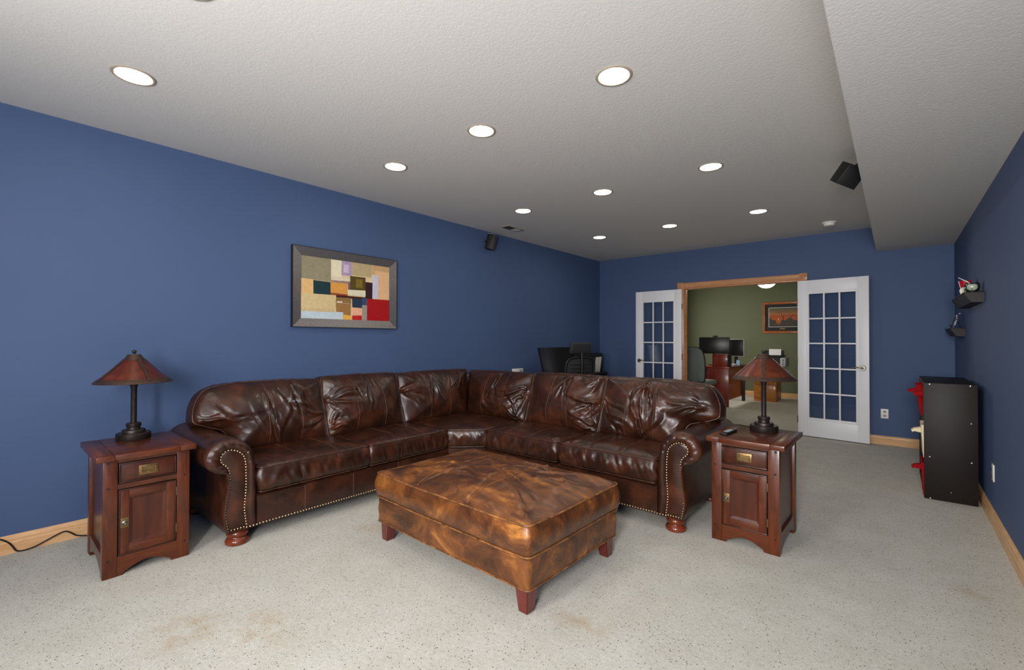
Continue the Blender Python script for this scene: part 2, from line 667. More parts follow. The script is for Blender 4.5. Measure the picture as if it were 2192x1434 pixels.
struct(b.build('wall_study_left', M['green']), 'green study wall with the window, left of the doorway', 'wall')
b = MB()
b.box(XL - .14, FILL2_X0, Y_REAR - .14, Y_REAR, 0, ZC)
b.box(FILL2_X1, FILL_X0, Y_REAR - .14, Y_REAR, 0, ZC)
b.box(FILL2_X0, FILL2_X1, Y_REAR - .14, Y_REAR, 0, FILL_Z0)
b.box(FILL2_X0, FILL2_X1, Y_REAR - .14, Y_REAR, FILL_Z1, ZC)
b.box(FILL_X1, XR + .14, Y_REAR - .14, Y_REAR, 0, ZC)
b.box(FILL_X0, FILL_X1, Y_REAR - .14, Y_REAR, 0, FILL_Z0)
b.box(FILL_X0, FILL_X1, Y_REAR - .14, Y_REAR, FILL_Z1, ZC)
struct(b.build('wall_rear', M['blue']), 'blue wall behind the camera with two added windows', 'wall')  # unseen wall; its openings are added to let the fill light in


def window(name, label, fn, a0, a1, z0, z1):
    """fn(a, depth, z) -> point; frame and one pane, two sashes"""
    w = thing(name, label, 'window', kind='structure')
    am = (a0 + a1) / 2
    for (p, q, r, s) in ((a0, a1, z0, z0 + .05), (a0, a1, z1 - .05, z1), (a0, a0 + .05, z0 + .05, z1 - .05), (a1 - .05, a1, z0 + .05, z1 - .05)):
        MB().prism([(p, r), (q, r), (q, s), (p, s)], lambda a, z, t: fn(a, t, z), .03, .10).build('window_frame', M['white_door'], w)
    zm = (z0 + z1) / 2
    MB().prism([(a0 + .05, z0 + .05), (a1 - .05, z0 + .05), (a1 - .05, z1 - .05), (a0 + .05, z1 - .05)],
               lambda a, z, t: fn(a, t, z), .062, .066).build('pane', M['pane'], w)
    return w


window('added_window_right', 'added window right behind the camera, in place of a flash', lambda a, t, z: (a, Y_REAR - t, z), FILL_X0, FILL_X1, FILL_Z0, FILL_Z1)  # made-up window around the light that replaces a flash
window('added_window_left', 'smaller added window further left behind the camera, for fill light', lambda a, t, z: (a, Y_REAR - t, z), FILL2_X0, FILL2_X1, FILL_Z0, FILL_Z1)  # made-up window around the added left fill light
window('window_2', 'study window out of view left of the doorway', lambda a, t, z: (XL - t, a, z), 9.1, 10.4, .87, 2.03)

# baseboards: a moulded oak profile run along each wall
BASEP = [(0, 0), (.016, 0), (.016, .066), (.0135, .071), (.0145, .078), (.012, .090), (.007, .099), (.004, .106), (0, .106)]


def baseboard(name, label, fn, t0, t1, mat):
    return struct(MB().prism(BASEP, fn, t0, t1).build(name, mat, smooth=25), label, 'baseboard')


baseboard('baseboard_left', 'oak baseboard along the left blue wall', lambda a, z, t: (XL + a, t, z), Y_REAR, YB, M['oak'])
baseboard('baseboard_right', 'oak baseboard along the right wall', lambda a, z, t: (XR - a, t, z), Y_REAR, YB - .016, M['oak'])
baseboard('baseboard_back_right', 'oak baseboard between the open right door and the corner', lambda a, z, t: (t, YB - a, z), OX1 + .1, XR, M['oak_x'])
baseboard('baseboard_back_left', 'oak baseboard behind the open left door', lambda a, z, t: (t, YB - a, z), XL, OX0 - .1, M['oak_x'])
baseboard('baseboard_study', 'oak baseboard on the far wall of the study', lambda a, z, t: (t, YO - a, z), XL, XR, M['oak_x'])

# door casing with rosette corner blocks, and the jambs
tr = struct(thing('trim_1', None, None), 'honey oak casing with rosette blocks around the double doorway', 'door casing')
CX0, CX1 = -2.609, -0.884
CASP = [(0, 0), (0, .014), (.012, .018), (.03, .014), (.05, .014), (.068, .018), (.08, .014), (.08, 0)]
MB().prism(CASP, lambda a, d, t: (t, YB - d, 2.07 + a), CX0 + .096, CX1 - .096).build('head_casing', M['oak_casing'], tr, smooth=25)
MB().prism(CASP, lambda a, d, t: (CX0 + .008 + a, YB - d, t), 0, 2.062).build('side_casing', M['oak_casing'], tr, smooth=25)
MB().prism(CASP, lambda a, d, t: (CX1 - .088 + a, YB - d, t), 0, 2.062).build('side_casing', M['oak_casing'], tr, smooth=25)
for cx in (CX0 + .048, CX1 - .048):
    blk = box('rosette_block', M['oak_casing'], tr, cx - .048, cx + .048, YB - .024, YB, 2.062, 2.158, bev=.003)
    MB().lathe([(.034, 0), (.034, -.004), (.027, -.006), (.022, -.001), (.014, -.001), (.009, -.006), (0, -.007)], 24, (cx, YB - .0235, 2.11), 'Y').build('rosette', M['oak_casing'], blk, smooth=35)
box('head_jamb', M['oak_casing'], tr, OX0, OX1, YB - .004, YW + .004, OZ - .02, OZ, bev=.002)
for (p, q) in ((OX0, OX0 + .02), (OX1 - .02, OX1)):
    box('side_jamb', M['oak_casing'], tr, p, q, YB - .004, YW + .004, 0, OZ - .02, bev=.002)
for (p, q) in ((OX0 + .02, OX0 + .032), (OX1 - .032, OX1 - .02)):
    box('door_stop', M['oak_casing'], tr, p, q, YB + .045, YB + .08, 0, OZ - .02)
box('catch_plate', M['brass_dark'], tr, -1.80, -1.72, YB + .0, YB + .03, OZ - .024, OZ - .0195)


def french_door(name, label, hinge, ang, hand):
    """hinge at local x=0; the leaf runs along local +x; its room side is local -y. hand=+1/-1 mirrors x"""
    W, H0, H1, TH = .752, .012, 2.048, .036
    d = struct(thing(name, None, None, (hinge[0], hinge[1], 0), ang), label, 'door')
    s = hand

    def bx(nm, x0, x1, y0, y1, z0, z1, mat=M['white_door'], par=d, bev=.0015):
        return box(nm, mat, par, min(s * x0, s * x1), max(s * x0, s * x1), y0, y1, z0, z1, bev=bev)
    gx0, gx1, gz0, gz1 = .128, .622, .255, 1.867
    bx('stile', 0, gx0 - .018, -TH, 0, H0, H1)
    bx('stile', gx1 + .018, W, -TH, 0, H0, H1)
    bx('bottom_rail', gx0 - .018, gx1 + .018, -TH, 0, H0, gz0 - .018)
    bx('top_rail', gx0 - .018, gx1 + .018, -TH, 0, gz1 + .018, H1)
    for (y0, y1) in ((-TH - .004, -TH + .010), (-.010, .004)):
        bx('glazing_bead', gx0 - .03, gx0, y0, y1, gz0 - .03, gz1 + .03)
        bx('glazing_bead', gx1, gx1 + .03, y0, y1, gz0 - .03, gz1 + .03)
        bx('glazing_bead', gx0, gx1, y0, y1, gz0 - .03, gz0)
        bx('glazing_bead', gx0, gx1, y0, y1, gz1, gz1 + .03)
    pw, ph = (gx1 - gx0) / 3, (gz1 - gz0) / 5
    for i in (1, 2):
        bx('muntin', gx0 + i * pw - .009, gx0 + i * pw + .009, -TH + .002, -.002, gz0, gz1)
    for j in range(1, 5):
        for i in range(3):
            bx('muntin', gx0 + i * pw + (.009 if i else 0), gx0 + (i + 1) * pw - (.009 if i < 2 else 0), -TH + .002, -.002, gz0 + j * ph - .009, gz0 + j * ph + .009)
    for j in range(5):
        for i in range(3):
            bx('pane', gx0 + i * pw + (.009 if i else 0), gx0 + (i + 1) * pw - (.009 if i < 2 else 0), -.02, -.016,
               gz0 + j * ph + (.009 if j else 0), gz0 + (j + 1) * ph - (.009 if j < 4 else 0), M['pane'], d, 0)
    hx, hz = s * .692, .925
    hd = MB().lathe([(.001, -.012), (.026, -.012), (.031, -.006), (.031, 0)], 24, (hx, -TH, hz), 'Y').build('handle_rose', M['nickel'], d, smooth=40)
    pts = [(hx, -TH - .008, hz), (hx, -TH - .035, hz), (hx - s * .02, -TH - .047, hz + .004), (hx - s * .06, -TH - .047, hz + .008), (hx - s * .105, -TH - .044, hz - .004)]
    MB().tube(catmull(pts, 18), [.010] * 6 + [.008] * 8 + [.0065] * 4, 10).build('lever', M['nickel'], hd, smooth=50)
    for z in (.22, 1.0, 1.78):
        hg = MB().lathe([(.007, -.045), (.007, .045)], 10, (-s * .004, -TH + .002, z)).build('hinge', M['brass_dark'], d, smooth=40)
    return d


french_door('door_1', 'white french door left of the doorway, folded back against the wall', (-2.512, 7.035), math.radians(180 - 180), -1)
french_door('door_2', 'white french door right of the doorway, swung open beside the wall outlet', (-0.985, 7.068), math.atan2(6.985 - 7.06, .748), 1)


# ================================================================== upholstery
class Cushion:
    """closed outline in a plane (a, b); rings shrink to the centroid; frame maps (a, b, height) to space.
    disp(a, b) gives fold relief in metres."""
    def __init__(self, outline, frame, crown, thick, rings=34, crown_pow=2.6, disp=None, edge_soft=.012, gus_bulge=.012, centre=None):
        self.P = np.array(outline)
        self.c = np.array(centre) if centre is not None else self.P.mean(0)
        self.frame, self.crown, self.thick, self.rings, self.pw = frame, crown, thick, rings, crown_pow
        self.disp, self.es, self.gb = disp, edge_soft, gus_bulge
        d = self.P - self.c
        ang = np.arctan2(d[:, 1], d[:, 0])
        o = np.argsort(ang)
        self.an, self.ra = ang[o], np.hypot(d[:, 0], d[:, 1])[o]

    def height(self, A):
        A = np.atleast_2d(A)
        d = A - self.c
        an, r = np.arctan2(d[:, 1], d[:, 0]), np.hypot(d[:, 0], d[:, 1])
        R = np.interp(an, np.r_[self.an - 2 * np.pi, self.an, self.an + 2 * np.pi], np.r_[self.ra, self.ra, self.ra])
        f = np.clip(r / R, 0, 1)
        h = self.crown * (1 - f ** self.pw)
        e = np.clip((1 - f) / .16, 0, 1)
        h = h + self.es * np.sqrt(np.clip(1 - (1 - e) ** 2, 0, 1))
        if self.disp is not None:
            h = h + self.disp(A[:, 0], A[:, 1]) * np.clip((1 - f) / .07, 0, 1) ** .7
        return h

    def surf(self, A, lift=0.0):
        h = self.height(A)
        return [self.frame(a, b, hh + lift) for (a, b), hh in zip(np.atleast_2d(A), h)]

    def build(self, name, mat, pipe_mat, parent, pipe=True, pipe_back=False, pr=.0055, sides=5, side_disp=None):
        n = len(self.P)
        fs = 1 - np.linspace(0, 1, self.rings + 1)[:-1] ** 1.15
        verts, faces = [], []
        for f in fs:
            A = self.c + (self.P - self.c) * f
            verts += self.surf(A)
        verts += self.surf(self.c[None])
        for j in range(self.rings - 1):
            for k in range(n):
                k2 = (k + 1) % n
                faces.append((j * n + k, j * n + k2, (j + 1) * n + k2, (j + 1) * n + k))
        ci = self.rings * n
        for k in range(n):
            faces.append(((self.rings - 1) * n + k, (self.rings - 1) * n + (k + 1) % n, ci))
        # gusset down to the back outline
        T = np.roll(self.P, -1, 0) - np.roll(self.P, 1, 0)
        T /= np.linalg.norm(T, axis=1)[:, None]
        N = np.stack([T[:, 1], -T[:, 0]], 1)
        if np.mean(np.sum(N * (self.P - self.c), 1)) < 0:
            N = -N
        prev = list(range(n))
        for j in range(1, sides + 1):
            q = j / sides
            off = self.gb * math.sin(math.pi * q) - (.010 if j == sides else 0)
            st = len(verts)
            for k in range(n):
                o = off + (side_disp(k / n, q) if side_disp else 0) * math.sin(math.pi * q)
                p = self.P[k] + N[k] * o
                verts.append(self.frame(p[0], p[1], -self.thick * q))
            cur = list(range(st, st + n))
            for k in range(n):
                k2 = (k + 1) % n
                faces.append((prev[k], cur[k], cur[k2], prev[k2]))
            prev = cur
        faces.append(tuple(prev))
        mb = MB()
        mb.add(verts, faces)
        ob = mb.build(name, mat, parent, smooth=75)
        if pipe:
            pts = [self.frame(p[0] + nn[0] * .002, p[1] + nn[1] * .002, .001) for p, nn in zip(self.P, N)]
            MB().tube(pts, pr, 6, closed=True).build('piping', pipe_mat, ob, smooth=80)
        if pipe_back:
            pts = [self.frame(p[0] + nn[0] * .002, p[1] + nn[1] * .002, -self.thick + .006) for p, nn in zip(self.P, N)]
            MB().tube(pts, pr, 6, closed=True).build('piping', pipe_mat, ob, smooth=80)
        self.ob = ob
        return ob

    def seam(self, p0, p1, mat, r=.0022, n=40, wob=.004, seed=0):
        A = np.array([[p0[0] + (p1[0] - p0[0]) * t, p0[1] + (p1[1] - p0[1]) * t] for t in np.linspace(.012, .988, n)])
        d = np.array(p1, float) - np.array(p0, float)
        d = np.array([-d[1], d[0]]) / (np.linalg.norm(d) + 1e-9)
        for i, t in enumerate(np.linspace(0, 1, n)):
            A[i] += d * wob * math.sin(3.1 * t * 2 + seed) * math.sin(math.pi * t)
        MB().tube(self.surf(A, .0006), r, 6).build('seam', mat, self.ob, smooth=80)


def folds(spec, seed, low=.006, low_scale=3.2, micro=.0016):
    """relief made of leather folds. spec: list of (p0, p1, half_width, height); returns disp(a, b)"""
    rnd = random.Random(seed)
    ox, oy = rnd.uniform(0, 50), rnd.uniform(0, 50)

    def disp(a, b):
        a = np.asarray(a, float)
        b = np.asarray(b, float)
        wx = np.array([nz(x * 7 + ox, y * 7 + oy) for x, y in zip(a, b)]) * .022
        wy = np.array([nz(x * 7 + oy, y * 7 + ox, 3.3) for x, y in zip(a, b)]) * .022
        out = np.array([nz(x * low_scale + ox, y * low_scale + oy, 9.1) for x, y in zip(a, b)]) * low
        out += np.array([1 - 2 * abs(nz(x * 16 + oy, y * 11 + ox, 1.7)) for x, y in zip(a, b)]) * micro
        X, Y = a + wx, b + wy
        for (p0, p1, w, h) in spec:
            ex, ey = p1[0] - p0[0], p1[1] - p0[1]
            L = math.hypot(ex, ey)
            ex, ey = ex / L, ey / L
            u = (X - p0[0]) * ex + (Y - p0[1]) * ey
            d = -(X - p0[0]) * ey + (Y - p0[1]) * ex
            t = u / L
            bend = .12 * L * np.sin(np.clip(t, 0, 1) * math.pi) * math.sin(p0[0] * 37 + p0[1] * 91)
            d = d - bend
            env = np.clip(t * 5 + .6, 0, 1) * np.clip((1 - t) * 1.6, 0, 1)
            ww = w * (.55 + .75 * np.clip(t, 0, 1))
            out += h * env * (np.exp(-(d / ww) ** 2) - .75 * np.exp(-((d - 1.75 * ww) / (.8 * ww)) ** 2))
        return out
    return disp


def fan(rnd, p, a0, a1, n, l0, l1, w=.010, h=.008):
    """n folds leaving the pinch point p between the angles a0..a1 (degrees)"""
    r = []
    for i in range(n):
        an = math.radians(a0 + (a1 - a0) * (i + rnd.uniform(.2, .8)) / n)
        L = rnd.uniform(l0, l1)
        q = (p[0] + rnd.uniform(-.012, .012), p[1] + rnd.uniform(-.02, .02))
        r.append((q, (q[0] + L * math.cos(an), q[1] + L * math.sin(an)), w * rnd.uniform(.7, 1.4), h * rnd.uniform(.6, 1.3)))
    return r


def groove(p0, p1):
    return (p0, p1, .006, -.004)


SOFA_C = (-2.52, 2.43)
sofa = thing('sectional_sofa', 'dark brown leather L-shaped sectional sofa with nailhead rolled arms', 'sofa', (0, 0, 0))
FXL, FYR = -3.078, 2.962      # front planes of the two runs


def mapL(s, d, z):            # left run: s = y, d goes back towards the left wall
    return (FXL - d, s, z)


def mapR(s, d, z):            # right run: s = x, d goes back towards the end wall
    return (s, FYR + d, z)


# --- the rolled arms -------------------------------------------------
OUT_IN = [(-.004, .092), (.002, .25), (.003, .381), (.009, .48)]
OUT_ROLL = [(.009, .48), (.025, .567), (.06, .617), (.117, .650), (.175, .657), (.232, .636), (.270, .597), (.285, .545), (.268, .497), (.224, .463), (.178, .448)]
OUT_OUT = [(.178, .448), (.172, .40), (.182, .306), (.194, .221), (.191, .155), (.172, .092)]
NAI_IN = [(.053, .097), (.066, .192), (.066, .248), (.06, .325), (.059, .392), (.061, .477)]
NAI_ROLL = [(.061, .477), (.071, .535), (.1, .572), (.139, .590), (.172, .588), (.197, .563), (.196, .525), (.163, .488), (.152, .450)]
NAI_OUT = [(.152, .450), (.151, .40), (.153, .370), (.163, .302), (.173, .239), (.171, .167), (.157, .097)]
N1, N2, N3 = 16, 56, 22


def contour(a, b, c):
    return np.vstack([catmull(a, N1)[:-1], catmull(b, N2)[:-1], catmull(c, N3)])


CO, CN = contour(OUT_IN, OUT_ROLL, OUT_OUT), contour(NAI_IN, NAI_ROLL, NAI_OUT)
NC = len(CO)


def make_arm(mp, s_of_t, depth, seed):
    """outer leather of the arm: body run + gathered welt around the front panel"""
    verts, faces, ring = [], [], []
    rnd = random.Random(seed)
    pl = [N1 + 4 + i * (N2 - 6) / 9.0 + rnd.uniform(-.8, .8) for i in range(10)]
    sections = [(0, depth, None), (0, depth * .72, None), (0, depth * .45, None), (0, depth * .2, None), (0, .06, None), (0, .03, None)]
    for q in np.linspace(0, 1, 11):
        sections.append((q, None, q))
    for (q, d, w) in sections:
        row = []
        for k in range(NC):
            g = 0.0
            for p in pl:
                g += math.exp(-((k - p) / .55) ** 2)
            if w is None:
                P = CO[k] * 1.0
                dd = d
                sag = .006 * math.sin(d * 9 + seed) * math.sin(math.pi * min(1, max(0, (k - N1) / N2)))
                P = P + np.array([0, sag if N1 < k < N1 + N2 else 0])
            else:
                P = CO[k] * (1 - w) + CN[k] * w
                bul = .030 * math.sin(math.pi * min(1.0, w * .92 + .10)) ** .8
                dd = .022 * (1 - w) - bul + .012 * w
                dd += g * .007 * math.sin(math.pi * w)
            row.append(len(verts))
            verts.append(mp(s_of_t(P[0]), dd, P[1]))
        ring.append(row)
    for a, b2 in zip(ring[:-1], ring[1:]):
        for k in range(NC - 1):
            faces.append((a[k], a[k + 1], b2[k + 1], b2[k]))
    for a, b2 in zip(ring[:-1], ring[1:]):      # underside
        faces.append((a[NC - 1], a[0], b2[0], b2[NC - 1]))
    faces.append(tuple(ring[0]))
    mb = MB()
    mb.add(verts, faces)
    arm = mb.build('arm', M['leather'], sofa, smooth=70)
    # front panel, slightly padded
    c = np.array([.11, .34])
    pv, pf = [], []
    rings = 6
    # strips between the inner and outer side of the nail line
    half = NC // 2
    left = CN[:N1 + N2 // 2]
    right = CN[N1 + N2 // 2:][::-1]
    m = 46
    A, B = resample(left, m), resample(right, m)
    wdt = 9
    for i in range(m):
        for j in range(wdt):
            t = j / (wdt - 1)
            P = A[i] * (1 - t) + B[i] * t
            pad = .007 * math.sin(math.pi * t) * min(1, i / 3, (m - 1 - i) / 3)
            pv.append(mp(s_of_t(P[0]), .0125 - pad, P[1]))
    for i in range(m - 1):
        for j in range(wdt - 1):
            pf.append((i * wdt + j, i * wdt + j + 1, (i + 1) * wdt + j + 1, (i + 1) * wdt + j))
    mb = MB()
    mb.add(pv, pf)
    pan = mb.build('arm_panel', M['leather'], arm, smooth=80)
    nails = MB()
    L = resample(CN, 62)
    f0, f1 = Vector(mp(0, 0, 0)), Vector(mp(0, -1, 0))
    for p in L:
        nails.dome(mp(s_of_t(p[0]), .0105, p[1]), f1 - f0, .0056)
    p0, p1 = CN[0], CN[-1]
    for i in range(1, 6):
        t = i / 6
        nails.dome(mp(s_of_t(p0[0] * (1 - t) + p1[0] * t), .0095, .101), f1 - f0, .0056)
    tag(nails.build('nailhead_trim', M['nail'], arm, smooth=60), 'row of small brass nailheads', kind='stuff')
    return arm


sL = lambda t: 1.138 - t
sR = lambda t: -1.228 + t
make_arm(mapL, sL, .86, 1)
make_arm(mapR, sR, .86, 2)

# --- base rails with their nail rows ----------------------------------
CORN_L, CORN_R = 2.72, -2.82     # where the diagonal corner starts
ZB0, ZB1 = .092, .285
b = MB()
b.prism([(0, ZB0), (-.006, ZB0 + .01), (-.009, .19), (-.004, ZB1 - .01), (.01, ZB1), (.5, ZB1), (.5, ZB0)], lambda d, z, t: mapL(t, d, z), 1.136, 2.742)
b.build('base_rail', M['leather'], sofa, smooth=40)
b = MB()
b.prism([(0, ZB0), (-.006, ZB0 + .01), (-.009, .19), (-.004, ZB1 - .01), (.01, ZB1), (.5, ZB1), (.5, ZB0)], lambda d, z, t: mapR(t, d, z), -2.842, -1.226)
b.build('base_rail', M['leather'], sofa, smooth=40)
pc = [(FXL + .002, 2.735), (-2.835, FYR - .002), (-2.835, 3.5), (-3.6, 3.5), (-3.6, 2.735)]
MB().prism(pc, lambda x, y, z: (x, y, z), ZB0, ZB1).build('base_rail', M['leather'], sofa)
for (mp, a, b2) in ((mapL, 1.075, 2.735), (mapR, -2.835, -1.165)):
    nails = MB()
    n = int(abs(b2 - a) / .0195)
    f0, f1 = Vector(mp(0, 0, 0)), Vector(mp(0, -1, 0))
    for i in range(n):
        nails.dome(mp(a + (b2 - a) * i / (n - 1), -.0055 if (1.14 < a + (b2 - a) * i / (n - 1) or mp is mapR and a + (b2 - a) * i / (n - 1) < -1.23) else -.012, .103), f1 - f0, .0056)
    tag(nails.build('nailhead_trim', M['nail'], sofa, smooth=60), 'row of small brass nailheads along the base', kind='stuff')
for (mp, ss) in ((mapL, (1.44, 1.80, 2.2)), (mapR, (-1.62, -2.06, -2.45))):
    for s in ss:
        MB().tube([mp(s, -.0065, .112), mp(s, -.0095, .19), mp(s, -.005, .272)], .002, 6).build('seam', M['leather_line'], sofa, smooth=80)

# --- back frames (outside back) --------------------------------------
bp = [(.60, .092), (.62, .50), (.70, .82), (.74, .865), (.82, .872), (.865, .84), (.875, .60), (.875, .092)]
MB().prism(bp, lambda d, z, t: mapL(t, d, z), 1.10, FYR + .875).build('back_frame', M['leather'], sofa, smooth=40)
MB().prism(bp, lambda d, z, t: mapR(t, d, z), FXL - .62, -1.19).build('back_frame', M['leather'], sofa, smooth=40)


# --- bun feet ---------------------------------------------------------
FOOT = [(.001, 0), (.060, 0), (.066, .006), (.067, .020), (.060, .033), (.050, .040), (.048, .045), (.056, .050), (.061, .060), (.060, .072), (.052, .082), (.046, .093), (.001, .093)]
foot0 = None
for (x, y) in ((-3.135, 1.045), (-1.125, 3.022), (-3.90, 1.05), (-1.13, 3.77), (-3.88, 3.77), (-3.10, 2.95)):
    if foot0 is None:
        foot0 = MB().lathe(FOOT, 32, (0, 0, 0)).build('bun_foot', M['bun'], sofa, smooth=35, loc=(x, y, 0))
    else:
        o = foot0.copy()
        COL.objects.link(o)
        o.parent = sofa
        o.location = (x, y, 0)

# --- seat cushions ----------------------------------------------------
ZS0, ZS1 = .292, .450


def seat(poly, radii, seed, seams, front, label=None, crown=.030):
    rnd = random.Random(seed)
    out = round_poly(poly, radii, 220)
    spec = []
    (fx0, fy0), (fx1, fy1) = front
    for i in range(9):
        t = rnd.uniform(.04, .96)
        p = (fx0 + (fx1 - fx0) * t, fy0 + (fy1 - fy0) * t)
        nx, ny = (fy1 - fy0), -(fx1 - fx0)
        L = math.hypot(nx, ny)
        cx, cy = np.mean([q[0] for q in poly]), np.mean([q[1] for q in poly])
        if (cx - p[0]) * nx + (cy - p[1]) * ny < 0:
            nx, ny = -nx, -ny
        l = rnd.uniform(.08, .22)
        an = rnd.uniform(-.5, .5)
        dx, dy = nx / L, ny / L
        dx, dy = dx * math.cos(an) - dy * math.sin(an), dx * math.sin(an) + dy * math.cos(an)
        spec.append((p, (p[0] + dx * l, p[1] + dy * l), .011, .0042))
    for s in seams:
        spec.append(groove(*s))
    c = Cushion(out, lambda a, b2, h: (a, b2, ZS1 + h), crown, ZS1 - ZS0, 26, 3.2, folds(spec, seed, .004, 3, .0010), .010, .016)
    r2 = random.Random(seed + 5)
    ph = r2.uniform(0, 6)
    sd = lambda k, q: .014 * nz(k * 62 + ph + q * 1.7, q * .8, seed) + .010 * (1 - 3 * abs(nz(k * 105 - q * 2.6, q * .7, seed + 3)))
    ob = c.build('seat_cushion', M['leather'], M['leather_pipe'], sofa, True, True, .0045, 8, sd)
    for i, s in enumerate(seams):
        c.seam(s[0], s[1], M['leather_line'], .0012, 36, .004, i)
        # the seam carries on down the front of the cushion
        q = np.array(s[0])
        dd = np.array(s[0]) - np.array(s[1])
        dd = dd / np.linalg.norm(dd)
        k = np.argmin(np.linalg.norm(out - q, axis=1))
        pts = []
        for z in np.linspace(0, 1, 7):
            o = .016 * math.sin(math.pi * z) + .001
            p = out[k] + dd * o
            pts.append((p[0], p[1], ZS1 - (ZS1 - ZS0) * z))
        MB().tube(pts[:-1], .0012, 6).build('seam', M['leather_line'], ob, smooth=80)
    return c


FS = .006
fxl, fyr = FXL + FS, FYR - FS
for (y0, y1, sd) in ((1.150, 1.930, 11), (1.942, 2.722, 12)):
    seat([(fxl, y0), (fxl, y1), (-3.70, y1), (-3.70, y0)], [.03, .03, .02, .02], sd,
         [((fxl, y0 + (y1 - y0) * t), (-3.6, y0 + (y1 - y0) * t)) for t in (.35, .68)], ((fxl, y0), (fxl, y1)))
for (x0, x1, sd) in ((-2.815, -2.048, 13), (-2.020, -1.240, 14)):
    seat([(x0, fyr), (x1, fyr), (x1, 3.58), (x0, 3.58)], [.03, .03, .02, .02], sd,
         [((x0 + (x1 - x0) * t, fyr), (x0 + (x1 - x0) * t, 3.5)) for t in (.32, .66)], ((x0, fyr), (x1, fyr)))
seat([(fxl - .004, 2.732), (-2.826, fyr + .004), (-2.826, 3.60), (-3.71, 3.60), (-3.71, 2.732)], [.012, .012, .02, .05, .02], 15, [],
     ((fxl - .004, 2.732), (-2.826, fyr + .004)))

# --- back cushions ----------------------------------------------------
ZK = .462                         # they stand on the seats


def back(mp, s0, s1, seed, ear, pinch, extra, E=.195, skew=(0, 0), H=.480, d0=.475, lean=.15, crown=.092, nseam=2, name_seed=0):
    """s0..s1 along the run (s0 is the end nearer the free arm when ear=True)"""
    sg = 1 if s1 > s0 else -1
    W = abs(s1 - s0)
    k0, k1 = skew
    if ear:
        poly = [(0.02, 0), (W, 0), (W, H - .012), (W * .5, H + .004), (.06, H), (-E + .075, H - .03), (-E + .01, H - .14), (-E, .235), (-E + .075, .205), (-.02, .165), (0.01, .10)]
        rad = [.03, .022, .03, .2, .1, .11, .09, .03, .06, .08, .06]
        cen = (W * .40, .27)
    else:
        poly = [(0.0, 0), (W, 0), (W + .004 + k1 / 2, H * .5), (W + k1, H), (W * .5, H + .008), (k0, H), (-.004 + k0 / 2, H * .5)]
        rad = [.03, .03, .3, .035, .3, .035, .3]
        cen = (W * .5, H * .46)
    out = round_poly(poly, rad, 300)
    rnd = random.Random(seed)
    for k in range(len(out)):
        out[k][1] += .0045 * nz(out[k][0] * 9 + seed, out[k][1] * 9) * (1 if out[k][1] > .1 else 0)
        out[k][0] += .0045 * nz(out[k][0] * 9, out[k][1] * 11 + seed)
    spec = []
    for (p, a0, a1, n, l0, l1) in pinch:
        spec += fan(rnd, (p[0] * W, p[1] * H), a0, a1, n, l0 * 1.1, l1 * 1.45, .0155, .0095)
    for (p, q, w, h) in extra:
        spec.append(((p[0] * W, p[1] * H), (q[0] * W, q[1] * H), w, h))
    seams = []
    for i in range(nseam):
        t = (i + 1) / (nseam + 1) + rnd.uniform(-.03, .03)
        seams.append(((W * t + rnd.uniform(-.01, .01), H * .985), (W * t, .02)))
        spec.append(groove(*seams[-1]))

    def frame(a, b2, h):
        lb = lean * (b2 / H)
        n = math.hypot(1, lean / H)
        return mp(s0 + sg * a, d0 + lb - h / n, ZK + b2 + h * lean / H / n * .6)
    c = Cushion(out, frame, crown, .165, 46, 2.3, folds(spec, seed, .016, 4.2, .0026), .022, .018, cen)
    c.build('back_cushion', M['leather'], M['leather_pipe'], sofa, True, False, .0052, 6,
            lambda k, q: .006 * nz(k * 50, q * 3, seed))
    for i, s in enumerate(seams):
        c.seam(s[0], s[1], M['leather_line'], .0015, 60, .008, seed + i)
    return c


back(mapL, 1.128, 1.842, 21, True,
     [((-.24, .55), -62, 8, 5, .14, .30), ((.62, .97), -115, -55, 6, .18, .36), ((.98, .40), 150, 215, 5, .12, .26), ((.45, .03), 60, 125, 4, .16, .3)],
     [((.33, .80), (.47, .18), .022, .014), ((.47, .78), (.60, .22), .020, .013), ((.60, .90), (.78, .28), .018, .012), ((-.08, .62), (.28, .12), .03, .014), ((.72, .84), (.9, .4), .015, .010)])
back(mapL, 1.858, 2.598, 22, False,
     [((.02, .62), -70, 30, 9, .12, .30), ((.03, .15), -20, 60, 6, .08, .2), ((.5, .97), -110, -70, 5, .14, .28)],
     [((.30, .85), (.36, .25), .016, .008), ((.62, .9), (.72, .45), .016, .009)])
back(mapL, 2.614, 3.425, 23, False,
     [((.02, .66), -70, 10, 9, .12, .32), ((.45, .98), -120, -60, 8, .14, .30), ((.95, .98), -150, -100, 4, .12, .24)],
     [((.30, .92), (.40, .45), .016, .010), ((.75, .95), (.62, .4), .016, .008)], skew=(0, .135), H=.468)
back(mapR, -3.535, -2.755, 24, False,
     [((.98, .70), 178, 250, 8, .14, .36), ((.9, .08), 70, 150, 7, .10, .24), ((.5, .98), -120, -70, 6, .12, .26)],
     [((.97, .62), (.50, .05), .020, .014), ((.30, .5), (.48, .08), .022, .010), ((.98, .5), (.66, .1), .014, .011)], skew=(-.135, 0), H=.455)
back(mapR, -2.738, -1.955, 25, False,
     [((.99, .55), 150, 235, 10, .14, .34), ((.99, .12), 120, 185, 6, .10, .22), ((.55, .98), -130, -80, 7, .08, .2), ((.98, .95), 180, 240, 5, .1, .22)],
     [((.98, .60), (.62, .22), .02, .013), ((.99, .42), (.70, .16), .016, .011)], H=.472)
